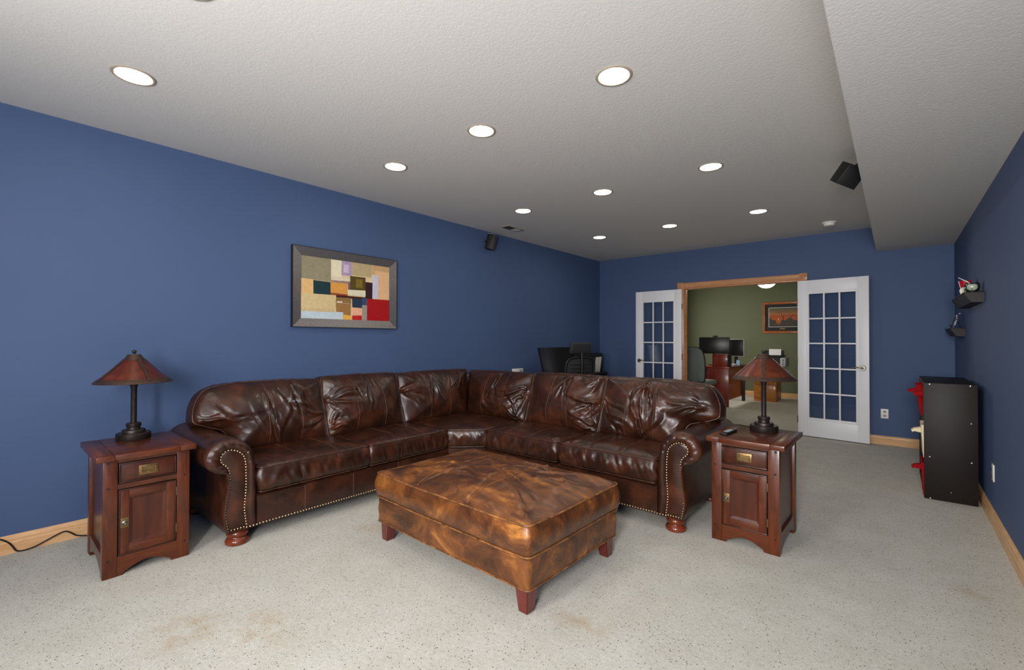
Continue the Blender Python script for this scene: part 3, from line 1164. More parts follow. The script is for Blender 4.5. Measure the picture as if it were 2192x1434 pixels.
back(mapR, -1.222, -1.938, 26, True,
     [((.98, .62), 195, 262, 6, .2, .40), ((-.2, .62), -50, 30, 7, .14, .32), ((.45, .97), -110, -70, 6, .18, .36), ((.42, .05), 50, 120, 5, .16, .32)],
     [((.98, .60), (.40, .10), .028, .017), ((.93, .40), (.45, .04), .02, .013), ((.55, .85), (.50, .25), .018, .016), ((.30, .80), (.36, .12), .020, .015), ((.42, .92), (.44, .4), .015, .013)], E=.24)

# ================================================================== ottoman
ott = thing('leather_ottoman', 'mottled tan leather ottoman with mahogany legs on the carpet before the sofa', 'ottoman',
            (-1.8845, 2.041, 0), math.radians(-1.2))
OW, OD = 1.236, .826
for (sx, sy) in ((1, -1), (-1, -1), (1, 1), (-1, 1)):
    cx, cy = sx * (OW / 2 - .055), sy * (OD / 2 - .055)
    cxb, cyb = sx * (OW / 2 - .047), sy * (OD / 2 - .047)
    t0, t1 = .040, .027
    vv = [(cxb - t1, cyb - t1, 0), (cxb + t1, cyb - t1, 0), (cxb + t1, cyb + t1, 0), (cxb - t1, cyb + t1, 0),
          (cx - t0, cy - t0, .125), (cx + t0, cy - t0, .125), (cx + t0, cy + t0, .125), (cx - t0, cy + t0, .125)]
    b = bmesh.new()
    bv = [b.verts.new(p) for p in vv]
    for f in ((3, 2, 1, 0), (4, 5, 6, 7), (0, 1, 5, 4), (1, 2, 6, 5), (2, 3, 7, 6), (3, 0, 4, 7)):
        b.faces.new([bv[i] for i in f])
    bmesh.ops.bevel(b, geom=list(b.edges), offset=.003, segments=2, affect='EDGES')
    MB().bm(b).build('leg', M['mahog'], ott, smooth=40)
oc = round_poly([(-OW / 2, -OD / 2), (OW / 2, -OD / 2), (OW / 2, OD / 2), (-OW / 2, OD / 2)], .022, 280)
verts, faces = [], []
zz = np.linspace(.118, .262, 9)
n = len(oc)
for z in zz:
    q = (z - .118) / .144
    for k, p in enumerate(oc):
        u = k / n
        side = .004 * math.sin(math.pi * q) + (.004 * nz(u * 46 - q * 2.2, q * 1.2) * math.sin(math.pi * q)) * (2.0 if u < .12 or u > .92 else .8)
        L = math.hypot(*p)
        verts.append((p[0] * (1 + side / L), p[1] * (1 + side / L), z))
for j in range(len(zz) - 1):
    for k in range(n):
        faces.append((j * n + k, j * n + (k + 1) % n, (j + 1) * n + (k + 1) % n, (j + 1) * n + k))
faces += [tuple(reversed(range(n))), tuple(range((len(zz) - 1) * n, len(zz) * n))]
mb = MB()
mb.add(verts, faces)
ob = mb.build('base', M['tan_leather'], ott, smooth=60)
MB().tube([(p[0] * 1.001, p[1] * 1.001, .121) for p in oc], .0045, 6, closed=True).build('piping', M['tan_pipe'], ob, smooth=80)
rnd = random.Random(4)
spec = []
for i in range(26):
    p = (rnd.uniform(-.45, .5), rnd.uniform(-.3, .3))
    an = rnd.uniform(-.9, .9) + (math.pi if rnd.random() < .5 else 0)
    l = rnd.uniform(.12, .34)
    spec.append((p, (p[0] + l * math.cos(an), p[1] + l * math.sin(an)), rnd.uniform(.010, .020), rnd.uniform(.004, .0085)))
spec += fan(rnd, (.18, .30), 190, 320, 8, .2, .42, .016, .005)
spec += fan(rnd, (OW / 2 - .03, -OD / 2 + .03), 110, 165, 5, .08, .16, .010, .004)
oseams = [((-.215, -OD / 2), (-.215, OD / 2)), ((.205, -OD / 2), (.205, OD / 2))]
for s in oseams:
    spec.append((s[0], s[1], .014, -.006))
OW2, OD2 = OW + .012, OD + .012
oc2 = round_poly([(-OW2 / 2, -OD2 / 2), (OW2 / 2, -OD2 / 2), (OW2 / 2, OD2 / 2), (-OW2 / 2, OD2 / 2)], .030, 320)
oc2 = np.array([[p[0] * (1 + .006 * nz(p[0] * 5, p[1] * 5, 2)), p[1] * (1 + .008 * nz(p[0] * 5, p[1] * 5, 7))] for p in oc2])
c = Cushion(oc2, lambda a, b2, h: (a, b2, .416 + h + .006 * nz(a * 3.2, b2 * 3.2, 5)), .066, .150, 44, 2.2, folds(spec, 31, .012, 4.2, .0030), .010, .020)
ob = c.build('cushion', M['tan_leather'], M['tan_pipe'], ott, True, True, .0055, 8, lambda k, q: .006 * nz(k * 40, q * 1.5, 3))
for i, s in enumerate(oseams):
    c.seam((s[0][0], s[0][1] * 1.012), (s[1][0], s[1][1] * 1.012), M['tan_pipe'], .003, 60, .02, i * 2 + 1)


# ================================================================== end tables
def end_table(label, loc, rz):
    """front faces local -y; 0.38 wide, 0.50 deep, 0.65 high"""
    T = thing('end_table', label, 'end table', loc, rz, 'matching cherry end tables')
    w, d, PW, HB = .191, .25, .061, .620
    for sx in (-1, 1):
        for sy in (-1, 1):
            x0, x1 = sorted((sx * w, sx * (w - PW)))
            y0, y1 = sorted((sy * d, sy * (d - .05)))
            po = box('post', M['cherry_z'], T, x0, x1, y0, y1, 0, HB, bev=.0025)
            if sy < 0:
                for z in (.607, .476, .092):
                    MB().lathe([(.0075, 0), (.0075, -.0008), (.0045, -.0010), (.0042, -.0002), (0, -.0002)], 12, (sx * (w - .020 if z > .5 else w - .022), -d, z), 'Y').build('peg', M['cherry_dark'], po, smooth=40)
    # rails of the front
    box('rail', M['cherry_x'], T, -w + PW, w - PW, -d + .004, -d + .03, .604, HB)
    box('rail', M['cherry_x'], T, -w + PW, w - PW, -d + .004, -d + .03, .462, .489)
    ar = [(-.13, .104), (-.13, 0), (-.106, 0), (-.106, .010), (-.098, .018)]
    for i in range(13):
        t = i / 12
        ar.append((-.088 + .176 * t, .022 + .030 * math.sin(math.pi * t)))
    ar += [(.098, .018), (.106, .010), (.106, 0), (.13, 0), (.13, .104)]
    MB().prism(ar, lambda a, z, t: (a, t, z), -d + .003, -d + .026).build('apron', M['cherry_x'], T)
    ars = [(-.2, .118), (-.2, 0), (-.178, 0), (-.178, .012), (-.168, .022)]
    for i in range(13):
        t = i / 12
        ars.append((-.158 + .316 * t, .026 + .038 * math.sin(math.pi * t)))
    ars += [(.168, .022), (.178, .012), (.178, 0), (.2, 0), (.2, .118)]
    for sx in (-1, 1):
        MB().prism(ars, lambda a, z, t: (t, a, z), sx * (w - .003), sx * (w - .026)).build('apron', M['cherry_y'], T)
        box('side_panel', M['cherry_panel'], T, *sorted((sx * (w - .016), sx * (w - .026))), -d + .05, d - .05, .118, .575)
        box('rail', M['cherry_y'], T, *sorted((sx * (w - .003), sx * (w - .026))), -d + .05, d - .05, .575, HB)
    box('back_panel', M['cherry_panel'], T, -w + PW, w - PW, d - .02, d - .008, .03, HB)
    box('bottom_board', M['cherry_panel'], T, -w + .026, w - .026, -d + .03, d - .02, .104, .116)
    # drawer
    dr = box('drawer', M['cherry_panel'], T, -.126, .126, -d + .004, -d + .024, .493, .600, bev=.0015)
    fr = MB()
    for (x0, x1, z0, z1) in ((-.126, .126, .593, .600), (-.126, .126, .493, .500), (-.126, -.119, .500, .593), (.119, .126, .500, .593)):
        fr.box(x0, x1, -d - .004, -d + .006, z0, z1, bev=.0025)
    fr.build('bead', M['cherry_dark'], dr, smooth=40)
    box('pull_plate', M['brass'], dr, -.042, .042, -d + .001, -d + .0045, .519, .572, bev=.001)
    box('pull_recess', M['brass_dark'], dr, -.027, .027, -d + .0004, -d + .003, .5335, .559)
    pts = [(-.030, -d + .002, .561), (-.030, -d - .007, .559), (-.030, -d - .008, .537), (-.020, -d - .009, .531), (-.008, -d - .009, .534), (0, -d - .009, .5365),
           (.008, -d - .009, .534), (.020, -d - .009, .531), (.030, -d - .008, .537), (.030, -d - .007, .559), (.030, -d + .002, .561)]
    MB().tube(catmull(pts, 40), .0026, 8).build('bail_pull', M['brass'], dr, smooth=60)
    # door
    do = thing('door', None, None)
    do.parent = T
    for (x0, x1, z0, z1, mt) in ((-.126, -.082, .108, .457, 'cherry_z'), (.082, .126, .108, .457, 'cherry_z'), (-.082, .082, .108, .156, 'cherry_x'), (-.082, .082, .412, .457, 'cherry_x')):
        box('stile' if mt == 'cherry_z' else 'rail', M[mt], do, x0, x1, -d + .001, -d + .02, z0, z1, bev=.0008)
    pv = [(-.082, -d + .003, .156), (.082, -d + .003, .156), (.082, -d + .003, .412), (-.082, -d + .003, .412),
          (-.066, -d + .0105, .172), (.066, -d + .0105, .172), (.066, -d + .0105, .396), (-.066, -d + .0105, .396)]
    MB().add(pv, [(0, 1, 5, 4), (1, 2, 6, 5), (2, 3, 7, 6), (3, 0, 4, 7), (4, 5, 6, 7)]).build('panel', M['cherry_panel'], do)
    fr = MB()
    for (x0, x1, z0, z1) in ((-.127, .127, .4515, .4585), (-.127, .127, .106, .113), (-.127, -.120, .113, .4515), (.120, .127, .113, .4515)):
        fr.box(x0, x1, -d - .004, -d + .004, z0, z1, bev=.0025)
    fr.build('bead', M['cherry_dark'], do, smooth=40)
    box('knob_plate', M['brass_dark'], do, -.1185, -.0835, -d - .0015, -d + .002, .252, .305, bev=.001)
    MB().lathe([(.0001, -.014), (.0065, -.013), (.009, -.009), (.007, -.004), (.011, -.0015), (.0125, 0)], 16, (-.101, -d - .001, .277), 'Y').build('knob', M['nickel'], do, smooth=45)
    for z in (.182, .392):
        MB().lathe([(.0028, -.024), (.0028, .024)], 8, (.1285, -d - .001, z)).build('hinge', M['brass'], do, smooth=45)
    # top: two end boards and a centre board
    for (x0, x1, mt) in ((-.220, -.1445, 'cherry_y'), (-.1435, .1435, 'cherry_x'), (.1445, .220, 'cherry_y')):
        box('top_board', M[mt], T, x0, x1, -d - .016, d + .052, HB, .650, bev=.002)
    return T


end_table('cherry end table against the left blue wall, beside the left sofa arm', (-3.417, .610, 0), math.radians(90))
end_table('cherry end table standing on open carpet at the right sofa arm', (-.704, 3.285, 0), math.radians(-1.5))


# ================================================================== table lamps
def table_lamp(label, loc, strip0, cord):
    L = thing('table_lamp', label, 'lamp', loc, 0, 'matching bronze lamps')
    MB().lathe([(.001, 0), (.084, 0), (.086, .003), (.086, .036), (.083, .040), (.058, .040), (.058, .056), (.056, .059), (.034, .060), (.033, .074),
                (.036, .076), (.0375, .080), (.0375, .096), (.035, .099), (.016, .100)], 48).build('base', M['bronze'], L, smooth=35)
    MB().lathe([(.0155, .098), (.0155, .318), (.019, .324), (.019, .330), (.025, .338), (.026, .352), (.012, .354), (.012, .49)], 28, cap=False).build('column', M['bronze'], L, smooth=35)
    sh = MB().lathe([(.1705, .3725), (.14, .402), (.11, .4315), (.08, .461), (.0505, .4905), (.0485, .4895), (.1685, .3705)], 64, cap=False).build('shade', M['mica'], L, smooth=50)
    rim = [(.1940, .3485), (.1955, .3500), (.1945, .3520), (.171, .3745), (.169, .3735), (.192, .3490)]
    MB().lathe(rim + [rim[0]], 64, cap=False).build('shade_rim', M['bronze_rim'], sh, smooth=40)
    MB().lathe([(.053, .4865), (.0535, .489), (.046, .499), (.038, .512), (.0335, .519), (.0325, .5215), (.001, .5225), (.001, .519), (.030, .518), (.046, .494), (.051, .4865)], 40, cap=False).build('shade_cap', M['bronze_rim'], sh, smooth=40)
    for k in range(4):
        a = strip0 + k * math.pi / 2
        ca, sa = math.cos(a), math.sin(a)
        verts, faces = [], []
        for i in range(13):
            t = i / 12
            r = .178 + (.048 - .178) * t
            z = .3668 + (.494 - .3668) * t
            hw = .0085 + (.006 if i == 0 else 0) + .0012 * math.sin(i * 2.4)
            for (o, dz) in ((-hw, 0), (hw, 0), (hw, .0032), (-hw, .0032)):
                verts.append((r * ca - o * sa + dz * .7 * ca, r * sa + o * ca + dz * .7 * sa, z + dz))
        for i in range(12):
            for j in range(4):
                faces.append((i * 4 + j, i * 4 + (j + 1) % 4, i * 4 + 4 + (j + 1) % 4, i * 4 + 4 + j))
        faces += [(3, 2, 1, 0), (48, 49, 50, 51)]
        mb = MB()
        mb.add(verts, faces)
        for i in range(5):
            t = .08 + i * .2
            r = .178 + (.048 - .178) * t
            z = .3668 + (.494 - .3668) * t + .003
            mb.dome((r * ca + .002 * ca, r * sa + .002 * sa, z), (ca, sa, 1), .0032, 6)
        mb.build('shade_strap', M['bronze_rim'], sh, smooth=30)
    MB().lathe([(.004, .520), (.004, .527), (.009, .530), (.0125, .538), (.009, .546), (.001, .549)], 16).build('finial', M['bronze'], L, smooth=50)
    if cord:
        MB().tube(catmull(cord, 24), .0028, 8).build('cord', M['black_plastic'], L, smooth=60)
    return L


table_lamp('bronze table lamp with copper shade against the blue wall on the left', (-3.600, .617, .650), math.radians(15), None)
table_lamp('bronze table lamp with copper shade in front of the doorway on the right', (-.684, 3.455, .650), math.radians(-79),
           [(-.08, .03, .006), (-.12, .075, .0045), (-.17, .10, .0045), (-.20, .10, .004)])

# remote control on the right-hand table
rm = thing('remote_control', 'black remote control lying on the right end table', 'remote', (-.845, 3.215, .650), math.radians(-4))
box('body', M['black_plastic'], rm, -.023, .023, -.10, .10, .0005, .016, bev=.006, seg=3)
kb = MB()
for i in range(5):
    for j in range(3):
        kb.box(-.014 + j * .0105, -.007 + j * .0105, -.05 + i * .020, -.038 + i * .020, .0155, .0175)
tag(kb.build('keys', M['grey_plastic'], rm), 'small grey keys', kind='stuff')
box('display_strip', M['gunmetal'], rm, -.015, .015, .062, .082, .0155, .0168)

# lamp cord running along the left baseboard
cp = [(-3.968, .055, .108), (-3.970, .081, .101), (-3.972, .113, .072), (-3.972, .131, .043), (-3.970, .148, .012), (-3.968, .183, .006), (-3.968, .218, .012), (-3.970, .254, .025),
      (-3.972, .309, .049), (-3.972, .350, .061), (-3.970, .378, .044), (-3.965, .405, .020), (-3.95, .463, .006), (-3.90, .55, .005)]
tag(MB().tube(catmull(cp, 60), .004, 8).build('power_cord', M['black_plastic'], smooth=60), 'thin black cord along the baseboard beside the left end table', 'cord')


# ================================================================== ceiling fixtures
def recessed(x, y, label):
    R = thing('recessed_light', label, 'ceiling light', (x, y, ZC), 0, 'recessed ceiling lights')
    MB().lathe([(.0785, .0005), (.0790, -.0035), (.0830, -.0060), (.0915, -.0050), (.0960, -.0010), (.0960, 0)], 40, cap=False).build('trim_ring', M['cream_metal'], R, smooth=40)
    MB().lathe([(.001, -.0012), (.0785, -.0012), (.0787, .0005)], 40, cap=False).build('lens', M['downlight'], R, smooth=40)
    return R


GX = (-3.055, -2.092, -1.122)
LAB = {(0, 0): 'round recessed light at the upper left corner of the photo', (1, 0): 'round recessed light above the top edge, left of two',
       (2, 0): 'round recessed light above the top edge, right of two',
       (0, 1): 'recessed light in the left column, second from the camera', (1, 1): 'recessed light in the middle column, nearest one in view',
       (2, 1): 'large recessed light at upper centre right, nearest in the right column',
       (0, 2): 'recessed light in the left column, just before the ceiling vent', (1, 2): 'recessed light in the middle column, second from the camera in view',
       (2, 2): 'recessed light in the right column, level with the black soffit speaker',
       (0, 3): 'farthest recessed light of the left column, near the wall corner', (1, 3): 'farthest recessed light of the middle column',
       (2, 3): 'farthest recessed light of the right column, near the smoke detector'}
for j, y in enumerate((.510, 2.145, 3.778, 5.428)):
    for i, x in enumerate(GX):
        recessed(x, y, LAB[(i, j)])

sm = thing('smoke_detector', 'white round smoke detector on the ceiling near the soffit', 'smoke detector', (-.588, 6.475, ZC))
MB().lathe([(.072, 0), (.072, -.010), (.068, -.014), (.001, -.014)], 32).build('mount', M['white_plastic'], sm, smooth=35)
MB().lathe([(.056, -.013), (.056, -.030), (.050, -.040), (.030, -.044), (.001, -.044)], 32).build('cover', M['white_plastic'], sm, smooth=35)

ve = thing('ceiling_vent', 'small white air vent in the ceiling by the left wall', 'vent', (-3.646, 4.305, ZC))
fr = MB()
for (x0, x1, y0, y1) in ((-.068, .068, -.158, -.148), (-.068, .068, .148, .158), (-.068, -.058, -.148, .148), (.058, .068, -.148, .148)):
    fr.box(x0, x1, y0, y1, -.006, 0, bev=.0015)
fr.build('frame', M['cream_metal'], ve, smooth=40)
box('plenum', M['slate'], ve, -.058, .058, -.145, .145, -.0012, -.0002)
sl = MB()
for i in range(14):
    y = -.138 + i * .0205
    sl.box(-.057, .057, y - .006, y + .006, -.0012, .0012, mat=Matrix.Translation((0, 0, -.0045)) @ Matrix.Translation((0, y, 0)) @ Matrix.Rotation(.45 if i < 7 else -.35, 4, 'X') @ Matrix.Translation((0, -y, 0)))
box('damper_plate', M['white_plastic'], ve, -.045, .050, .005, .120, -.0075, -.0062)
tag(sl.build('louvre', M['slate'], ve), 'thin vent louvres', kind='stuff')

# ------------------------------------------------------------------ surround speakers
sp = thing('wall_speaker', 'small dark satellite speaker high on the left wall', 'speaker', (-3.905, 4.18, 2.50), math.radians(22))
b = MB().box(-.05, .045, -.052, .052, -.098, .098, bev=.016, seg=3, mat=Matrix.Rotation(math.radians(13), 4, 'Y')).build('cabinet', M['black_plastic'], sp, smooth=40)
MB().box(.040, .050, -.047, .047, -.092, .092, bev=.006, seg=2, mat=Matrix.Rotation(math.radians(13), 4, 'Y')).build('grille', plain('taupe_grille_cloth', (74, 70, 66), .8, var=.2, scale=300, bump=.4), sp, smooth=40)
MB().box(-.047, .044, -.044, .044, .0965, .1005, bev=.0015, mat=Matrix.Rotation(math.radians(13), 4, 'Y')).build('top_cap', M['grey_plastic'], sp)
MB().tube([(-.088, .03, .02), (-.07, .01, .02), (-.045, 0, .02)], .012, 10).build('bracket', M['black_plastic'], sp, smooth=50)

spk = thing('soffit_speaker', 'black box speaker tilted out from the side of the soffit', 'speaker', (-.262, 4.15, 2.49))
view = Vector((-.262, 4.15, 1.22)).normalized()
right = view.cross(Vector((0, 0, 1))).normalized()
up = right.cross(view)
ax = Matrix((right, -view, up)).transposed().to_4x4()
rot = ax @ Matrix.Rotation(math.radians(34), 4, 'Y') @ Matrix.Rotation(math.radians(-24), 4, 'Z')
MB().box(-.068, .072, -.050, .070, -.074, .074, bev=.005, mat=rot).build('cabinet', M['black_plastic'], spk, smooth=40)
MB().box(-.069, -.026, -.0545, -.0485, -.072, .072, bev=.002, mat=rot).build('grille', plain('black_grille_cloth', (44, 45, 46), .8, var=.25, scale=300, bump=.4), spk, smooth=40)
MB().box(-.026, .010, -.0535, -.0485, -.073, .073, bev=.002, mat=rot).build('trim_strip', M['gunmetal'], spk, smooth=40)
MB().tube([(.045, .02, .06), (.07, .02, .075), (.0905, .02, .075)], .012, 10).build('bracket', M['black_plastic'], spk, smooth=50)

# ================================================================== the picture on the left wall
pic = thing('framed_artwork', 'abstract patchwork painting in a brushed metal frame on the left wall', 'picture', (XL, 2.272, 1.7315))
PW2, PH2, IW, IH = .5315, .3535, .4545, .278     # half sizes, outer and inner
outer = [(-PW2, -PH2), (PW2, -PH2), (PW2, PH2), (-PW2, PH2)]
inner = [(-IW, -IH), (IW, -IH), (IW, IH), (-IW, IH)]
for i in range(4):
    j = (i + 1) % 4
    a, b2, c2, d2 = outer[i], outer[j], inner[j], inner[i]
    vv = [(.034, *a), (.034, *b2), (.020, *c2), (.020, *d2), (.004, *a), (.004, *b2), (.004, *c2), (.004, *d2)]
    MB().add(vv, [(0, 1, 2, 3), (4, 7, 6, 5), (0, 4, 5, 1), (3, 2, 6, 7), (1, 5, 6, 2), (0, 3, 7, 4)]).build('frame_side', M['gunmetal'], pic)
lp = MB()
for (x0, x1, z0, z1) in ((-PW2 - .004, PW2 + .004, -PH2 - .004, -PH2), (-PW2 - .004, PW2 + .004, PH2, PH2 + .004), (-PW2 - .004, -PW2, -PH2, PH2), (PW2, PW2 + .004, -PH2, PH2)):
    lp.box(.003, .036, x0, x1, z0, z1)
lp.build('frame_lip', M['frame_dark'], pic)
# canvas: blocks of colour, measured as fractions (left, right, top, bottom) of the print
BL = [(0, 1, 0, 1, (214, 190, 144)), (0, .31, 0, .37, (142, 134, 108)), (0, .31, .37, .44, (170, 152, 112)), (.31, .43, 0, .33, (222, 213, 184)), (.42, .54, 0, .24, (168, 146, 176)), (.54, .77, 0, .23, (178, 160, 120)),
      (.77, 1, 0, .17, (196, 160, 112)), (.82, 1, .10, .62, (220, 178, 132)), (.78, .86, .18, .61, (196, 196, 214)), (.31, .52, .28, .345, (214, 202, 176)), (.31, .52, .345, .38, (150, 122, 112)),
      (0, .125, .37, .60, (218, 178, 118)), (.125, .305, .385, .60, (26, 54, 58)), (.305, .49, .38, .56, (212, 150, 70)), (.305, .49, .56, .60, (150, 70, 36)), (.49, .56, .36, .50, (122, 84, 106)),
      (.52, .70, .245, .48, (84, 68, 26)), (.70, .78, .26, .32, (222, 200, 168)), (.70, .785, .32, .63, (50, 24, 28)), (.49, .70, .48, .575, (216, 210, 182)),
      (.36, .72, .595, .64, (66, 30, 26)), (.36, .53, .63, .72, (136, 106, 62)), (.36, .53, .72, .93, (152, 112, 66)), (.54, .66, .625, .79, (38, 54, 74)), (.66, .72, .61, .74, (58, 70, 104)),
      (.54, .66, .79, .92, (228, 170, 138)), (.54, .66, .92, 1, (186, 34, 34)), (.66, .72, .74, 1, (148, 144, 134)), (.72, 1, .61, 1, (162, 16, 22)), (.0, .44, .875, 1, (186, 200, 208)), (.0, .35, .84, .885, (200, 178, 130)),
      (.44, .53, .92, 1, (226, 172, 74)), (0, .36, .60, .84, (206, 184, 136)), (.44, .50, .06, .20, (196, 180, 200)), (.58, .66, .28, .44, (120, 100, 34)), (.37, .43, .70, .72, (232, 224, 206))]
ca = MB()
for k, (l, r, t0, b2, col) in enumerate(BL):
    rnd = random.Random(k)
    x = .0200 - .006 + k * .00011
    jl = lambda: rnd.uniform(-.004, .004) if k else 0
    y0, y1 = -IW + l * 2 * IW, -IW + r * 2 * IW
    z1, z0 = IH - t0 * 2 * IH, IH - b2 * 2 * IH
    cl = lambda q, m: max(-m, min(m, q))
    ca.add([(x, cl(y0 + jl(), IW), cl(z0 + jl(), IH)), (x, cl(y1 + jl(), IW), cl(z0 + jl(), IH)), (x, cl(y1 + jl(), IW), cl(z1 + jl(), IH)), (x, cl(y0 + jl(), IW), cl(z1 + jl(), IH))], [(0, 1, 2, 3)], lin(col))
ca.build('canvas_print', M['print'], pic, fix=False)
box('backing', M['frame_dark'], pic, .002, .0135, -IW - .005, IW + .005, -IH - .005, IH + .005)


# ================================================================== outlets
def outlet(name, label, loc, rz, w=.073, h=.115, rows=(.024, -.024)):
    o = thing(name, label, 'outlet', loc, rz)
    box('cover_plate', M['white_plastic'], o, -w / 2, w / 2, -.006, 0, -h / 2, h / 2, bev=.002)
    for z in rows:
        r = MB().lathe([(.001, -.0085), (.016, -.0085), (.017, -.0055)], 20, (0, 0, z), 'Y').build('receptacle', M['cream_metal'], o, smooth=40)
        sl = MB()
        sl.box(-.0072, -.0052, -.0090, -.0084, z - .001, z + .008)
        sl.box(.0052, .0072, -.0090, -.0084, z - .001, z + .007)
        sl.box(-.002, .002, -.0090, -.0084, z - .010, z - .006)
        sl.build('slots', M['black_plastic'], r)
    return o


outlet('wall_outlet', 'white duplex outlet on the end wall right of the open door', (-.102, YB, .374), 0)
outlet('wall_outlet', 'white duplex outlet low on the right wall in front of the cube shelf', (XR, 4.525, .356), math.radians(-90))
wp = thing('wall_plate', 'wide white wall plate on the left wall peeking over the sofa corner', 'wall plate', (XL, 4.82, .806))
box('cover_plate', M['white_plastic'], wp, 0, .012, -.115, .115, -.058, .058, bev=.002)
box('insert', M['grey_plastic'], wp, .011, .0135, .04, .10, -.04, .04)

# ================================================================== cube shelf by the right wall
cu = thing('cube_organizer', 'black nine-cube organizer shelf backed against the right wall', 'shelf unit', (.478, 4.920, 0))
CD, CWd, CH, CT = .306, .905, .925, .016      # depth (towards -x), width (+y), height
for (nm, y0, y1) in (('side_panel', 0, CT), ('side_panel', CWd - CT, CWd)):
    o = box(nm, M['espresso'], cu, -CD, 0, y0, y1, 0, CH, bev=.0012)
    if y0 == 0:
        for (x, z, mt) in ((-.270, .915, 'steel'), (-.040, .915, 'steel'), (-.272, .634, 'black_plastic'), (-.036, .626, 'nickel'), (-.272, .337, 'white_plastic'), (-.036, .327, 'white_plastic'), (-.270, .008, 'white_plastic'), (-.15, .075, 'nickel'), (-.05, .03, 'black_plastic')):
            MB().lathe([(.0045, 0), (.0040, -.0015), (.001, -.002)], 12, (x, 0, z), 'Y').build('screw_cap', M[mt], o, smooth=40)
box('top_panel', M['espresso'], cu, -CD, 0, CT, CWd - CT, CH - CT, CH, bev=.001)
box('bottom_panel', M['espresso'], cu, -CD, 0, CT, CWd - CT, 0, CT, bev=.001)
c3 = (CWd - CT) / 3
h3 = (CH - CT) / 3
for i in (1, 2):
    box('divider', M['espresso'], cu, -CD + .002, 0, i * c3, i * c3 + CT, CT, CH - CT, bev=.001)
    for j in range(3):
        box('shelf', M['espresso'], cu, -CD + .002, 0, j * c3 + CT, (j + 1) * c3, i * h3, i * h3 + CT, bev=.001)
box('back_panel', M['inside_black'], cu, -.003, .0, CT, CWd - CT, CT, CH - CT)


def bin_(label, col, row, cloth, out, tilt, group='fabric bins in the cube organizer'):
    """open-topped cloth cube with a pull tab on the front (-x)"""
    y0, y1 = 4.920 + col * c3 + CT + .008, 4.920 + (col + 1) * c3 - .008
    z0 = row * h3 + CT + .001
    t = thing('fabric_bin', label, 'storage bin', (.478 - CD + .006 - out, (y0 + y1) / 2, z0), 0, group)
    hw, hh, dp, th = (y1 - y0) / 2, .262, .27, .006
    b = MB()
    lean = math.sin(tilt) * hh
    b.prism([(0, 0), (th, 0), (th - lean, hh), (-lean, hh)], lambda x, z, y: (x, y, z), -hw, hw)
    b.box(dp - th, dp, -hw, hw, 0, hh)
    b.prism([(th, 0), (dp - th, 0), (dp - th, hh), (th - lean, hh)], lambda x, z, y: (x, y, z), -hw, -hw + th)
    b.prism([(th, 0), (dp - th, 0), (dp - th, hh), (th - lean, hh)], lambda x, z, y: (x, y, z), hw - th, hw)
    b.box(th, dp - th, -hw + th, hw - th, 0, th)
    b.build('body', cloth, t)
    zt = .195
    xo = -lean * zt / hh
    b = MB()
    b.prism([(xo, zt + .030), (xo - .045, zt + .018), (xo - .062, zt + .002), (xo - .056, zt - .012), (xo - .040, zt - .004), (xo, zt - .012)], lambda x, z, y: (x, y, z), -.034, .034)
    b.build('pull_tab', cloth, t)
    return t


bin_('red fabric bin in the top row, nearest the camera', 0, 2, M['red_cloth'], .0, .03)
bin_('red fabric bin leaning out of the top row, second column', 1, 2, M['red_cloth'], .015, .11)
bin_('cream fabric bin in the middle row of the cube organizer', 0, 1, M['cream_cloth'], .008, .05)
bin_('red fabric bin in the bottom row of the cube organizer', 0, 0, M['red_cloth'], .010, .04)


# ================================================================== ledge shelves on the right wall
def ledge(name, label, y0, y1, z, dep):
    t = thing(name, label, 'shelf', (XR, y0, z))
    prof = [(0, 0), (-dep, 0), (-dep - .001, -.006), (-dep + .003, -.013), (-dep + .037, -.070), (0, -.073)]
    MB().prism(prof, lambda x, zz, y: (x, y, zz), 0, y1 - y0).build('ledge_body', M['espresso'], t)
    MB().box(-dep - .006, 0, -.004, y1 - y0 + .004, 0, .008, bev=.0015).build('top_board', M['espresso'], t, smooth=40)
    return t


ledge('ledge_shelf', 'upper black ledge shelf on the right wall holding a red vase', 4.89, 5.85, 1.630, .105)
ledge('ledge_shelf', 'lower black ledge shelf in the far right corner holding a glass plaque', 6.12, 6.75, 1.378, .098)

cd = thing('candle_bowl', 'clear glass candle bowl with cream wax at the shelf end', 'candle holder', (.458, 4.985, 1.638))
MB().lathe([(.020, .0005), (.030, .004), (.044, .025), (.048, .045), (.043, .066), (.036, .076), (.034, .075), (.041, .064), (.045, .045), (.041, .026), (.028, .007), (.001, .004)], 28, cap=False).build('bowl', M['glass_ware'], cd, smooth=60)
MB().lathe([(.001, .006), (.026, .008), (.039, .026), (.0425, .045), (.039, .062), (.001, .063)], 24).build('wax', M['wax'], cd, smooth=50)
for k in range(3):
    a = k * 2.094 + .4
    pts = [(.046 * math.cos(a), .046 * math.sin(a), .032), (.053 * math.cos(a), .053 * math.sin(a), .022), (.045 * math.cos(a), .045 * math.sin(a), .008), (.050 * math.cos(a), .050 * math.sin(a), .002)]
    MB().tube(catmull(pts, 12), .0022, 6).build('wire_foot', M['steel'], cd, smooth=60)
lad = MB().tube(catmull([(.442, 4.97, 1.706), (.430, 4.96, 1.722), (.405, 4.95, 1.738), (.378, 4.95, 1.758)], 16), [.0045 - .00018 * i for i in range(16)], 8).build('candle_snuffer', M['paper'], smooth=60)
tag(lad, 'slim curved white handle resting on the candle bowl', 'candle snuffer')
vs = thing('red_vase', 'tall red vase behind the candle bowl on the upper shelf', 'vase', (.448, 5.34, 1.638))
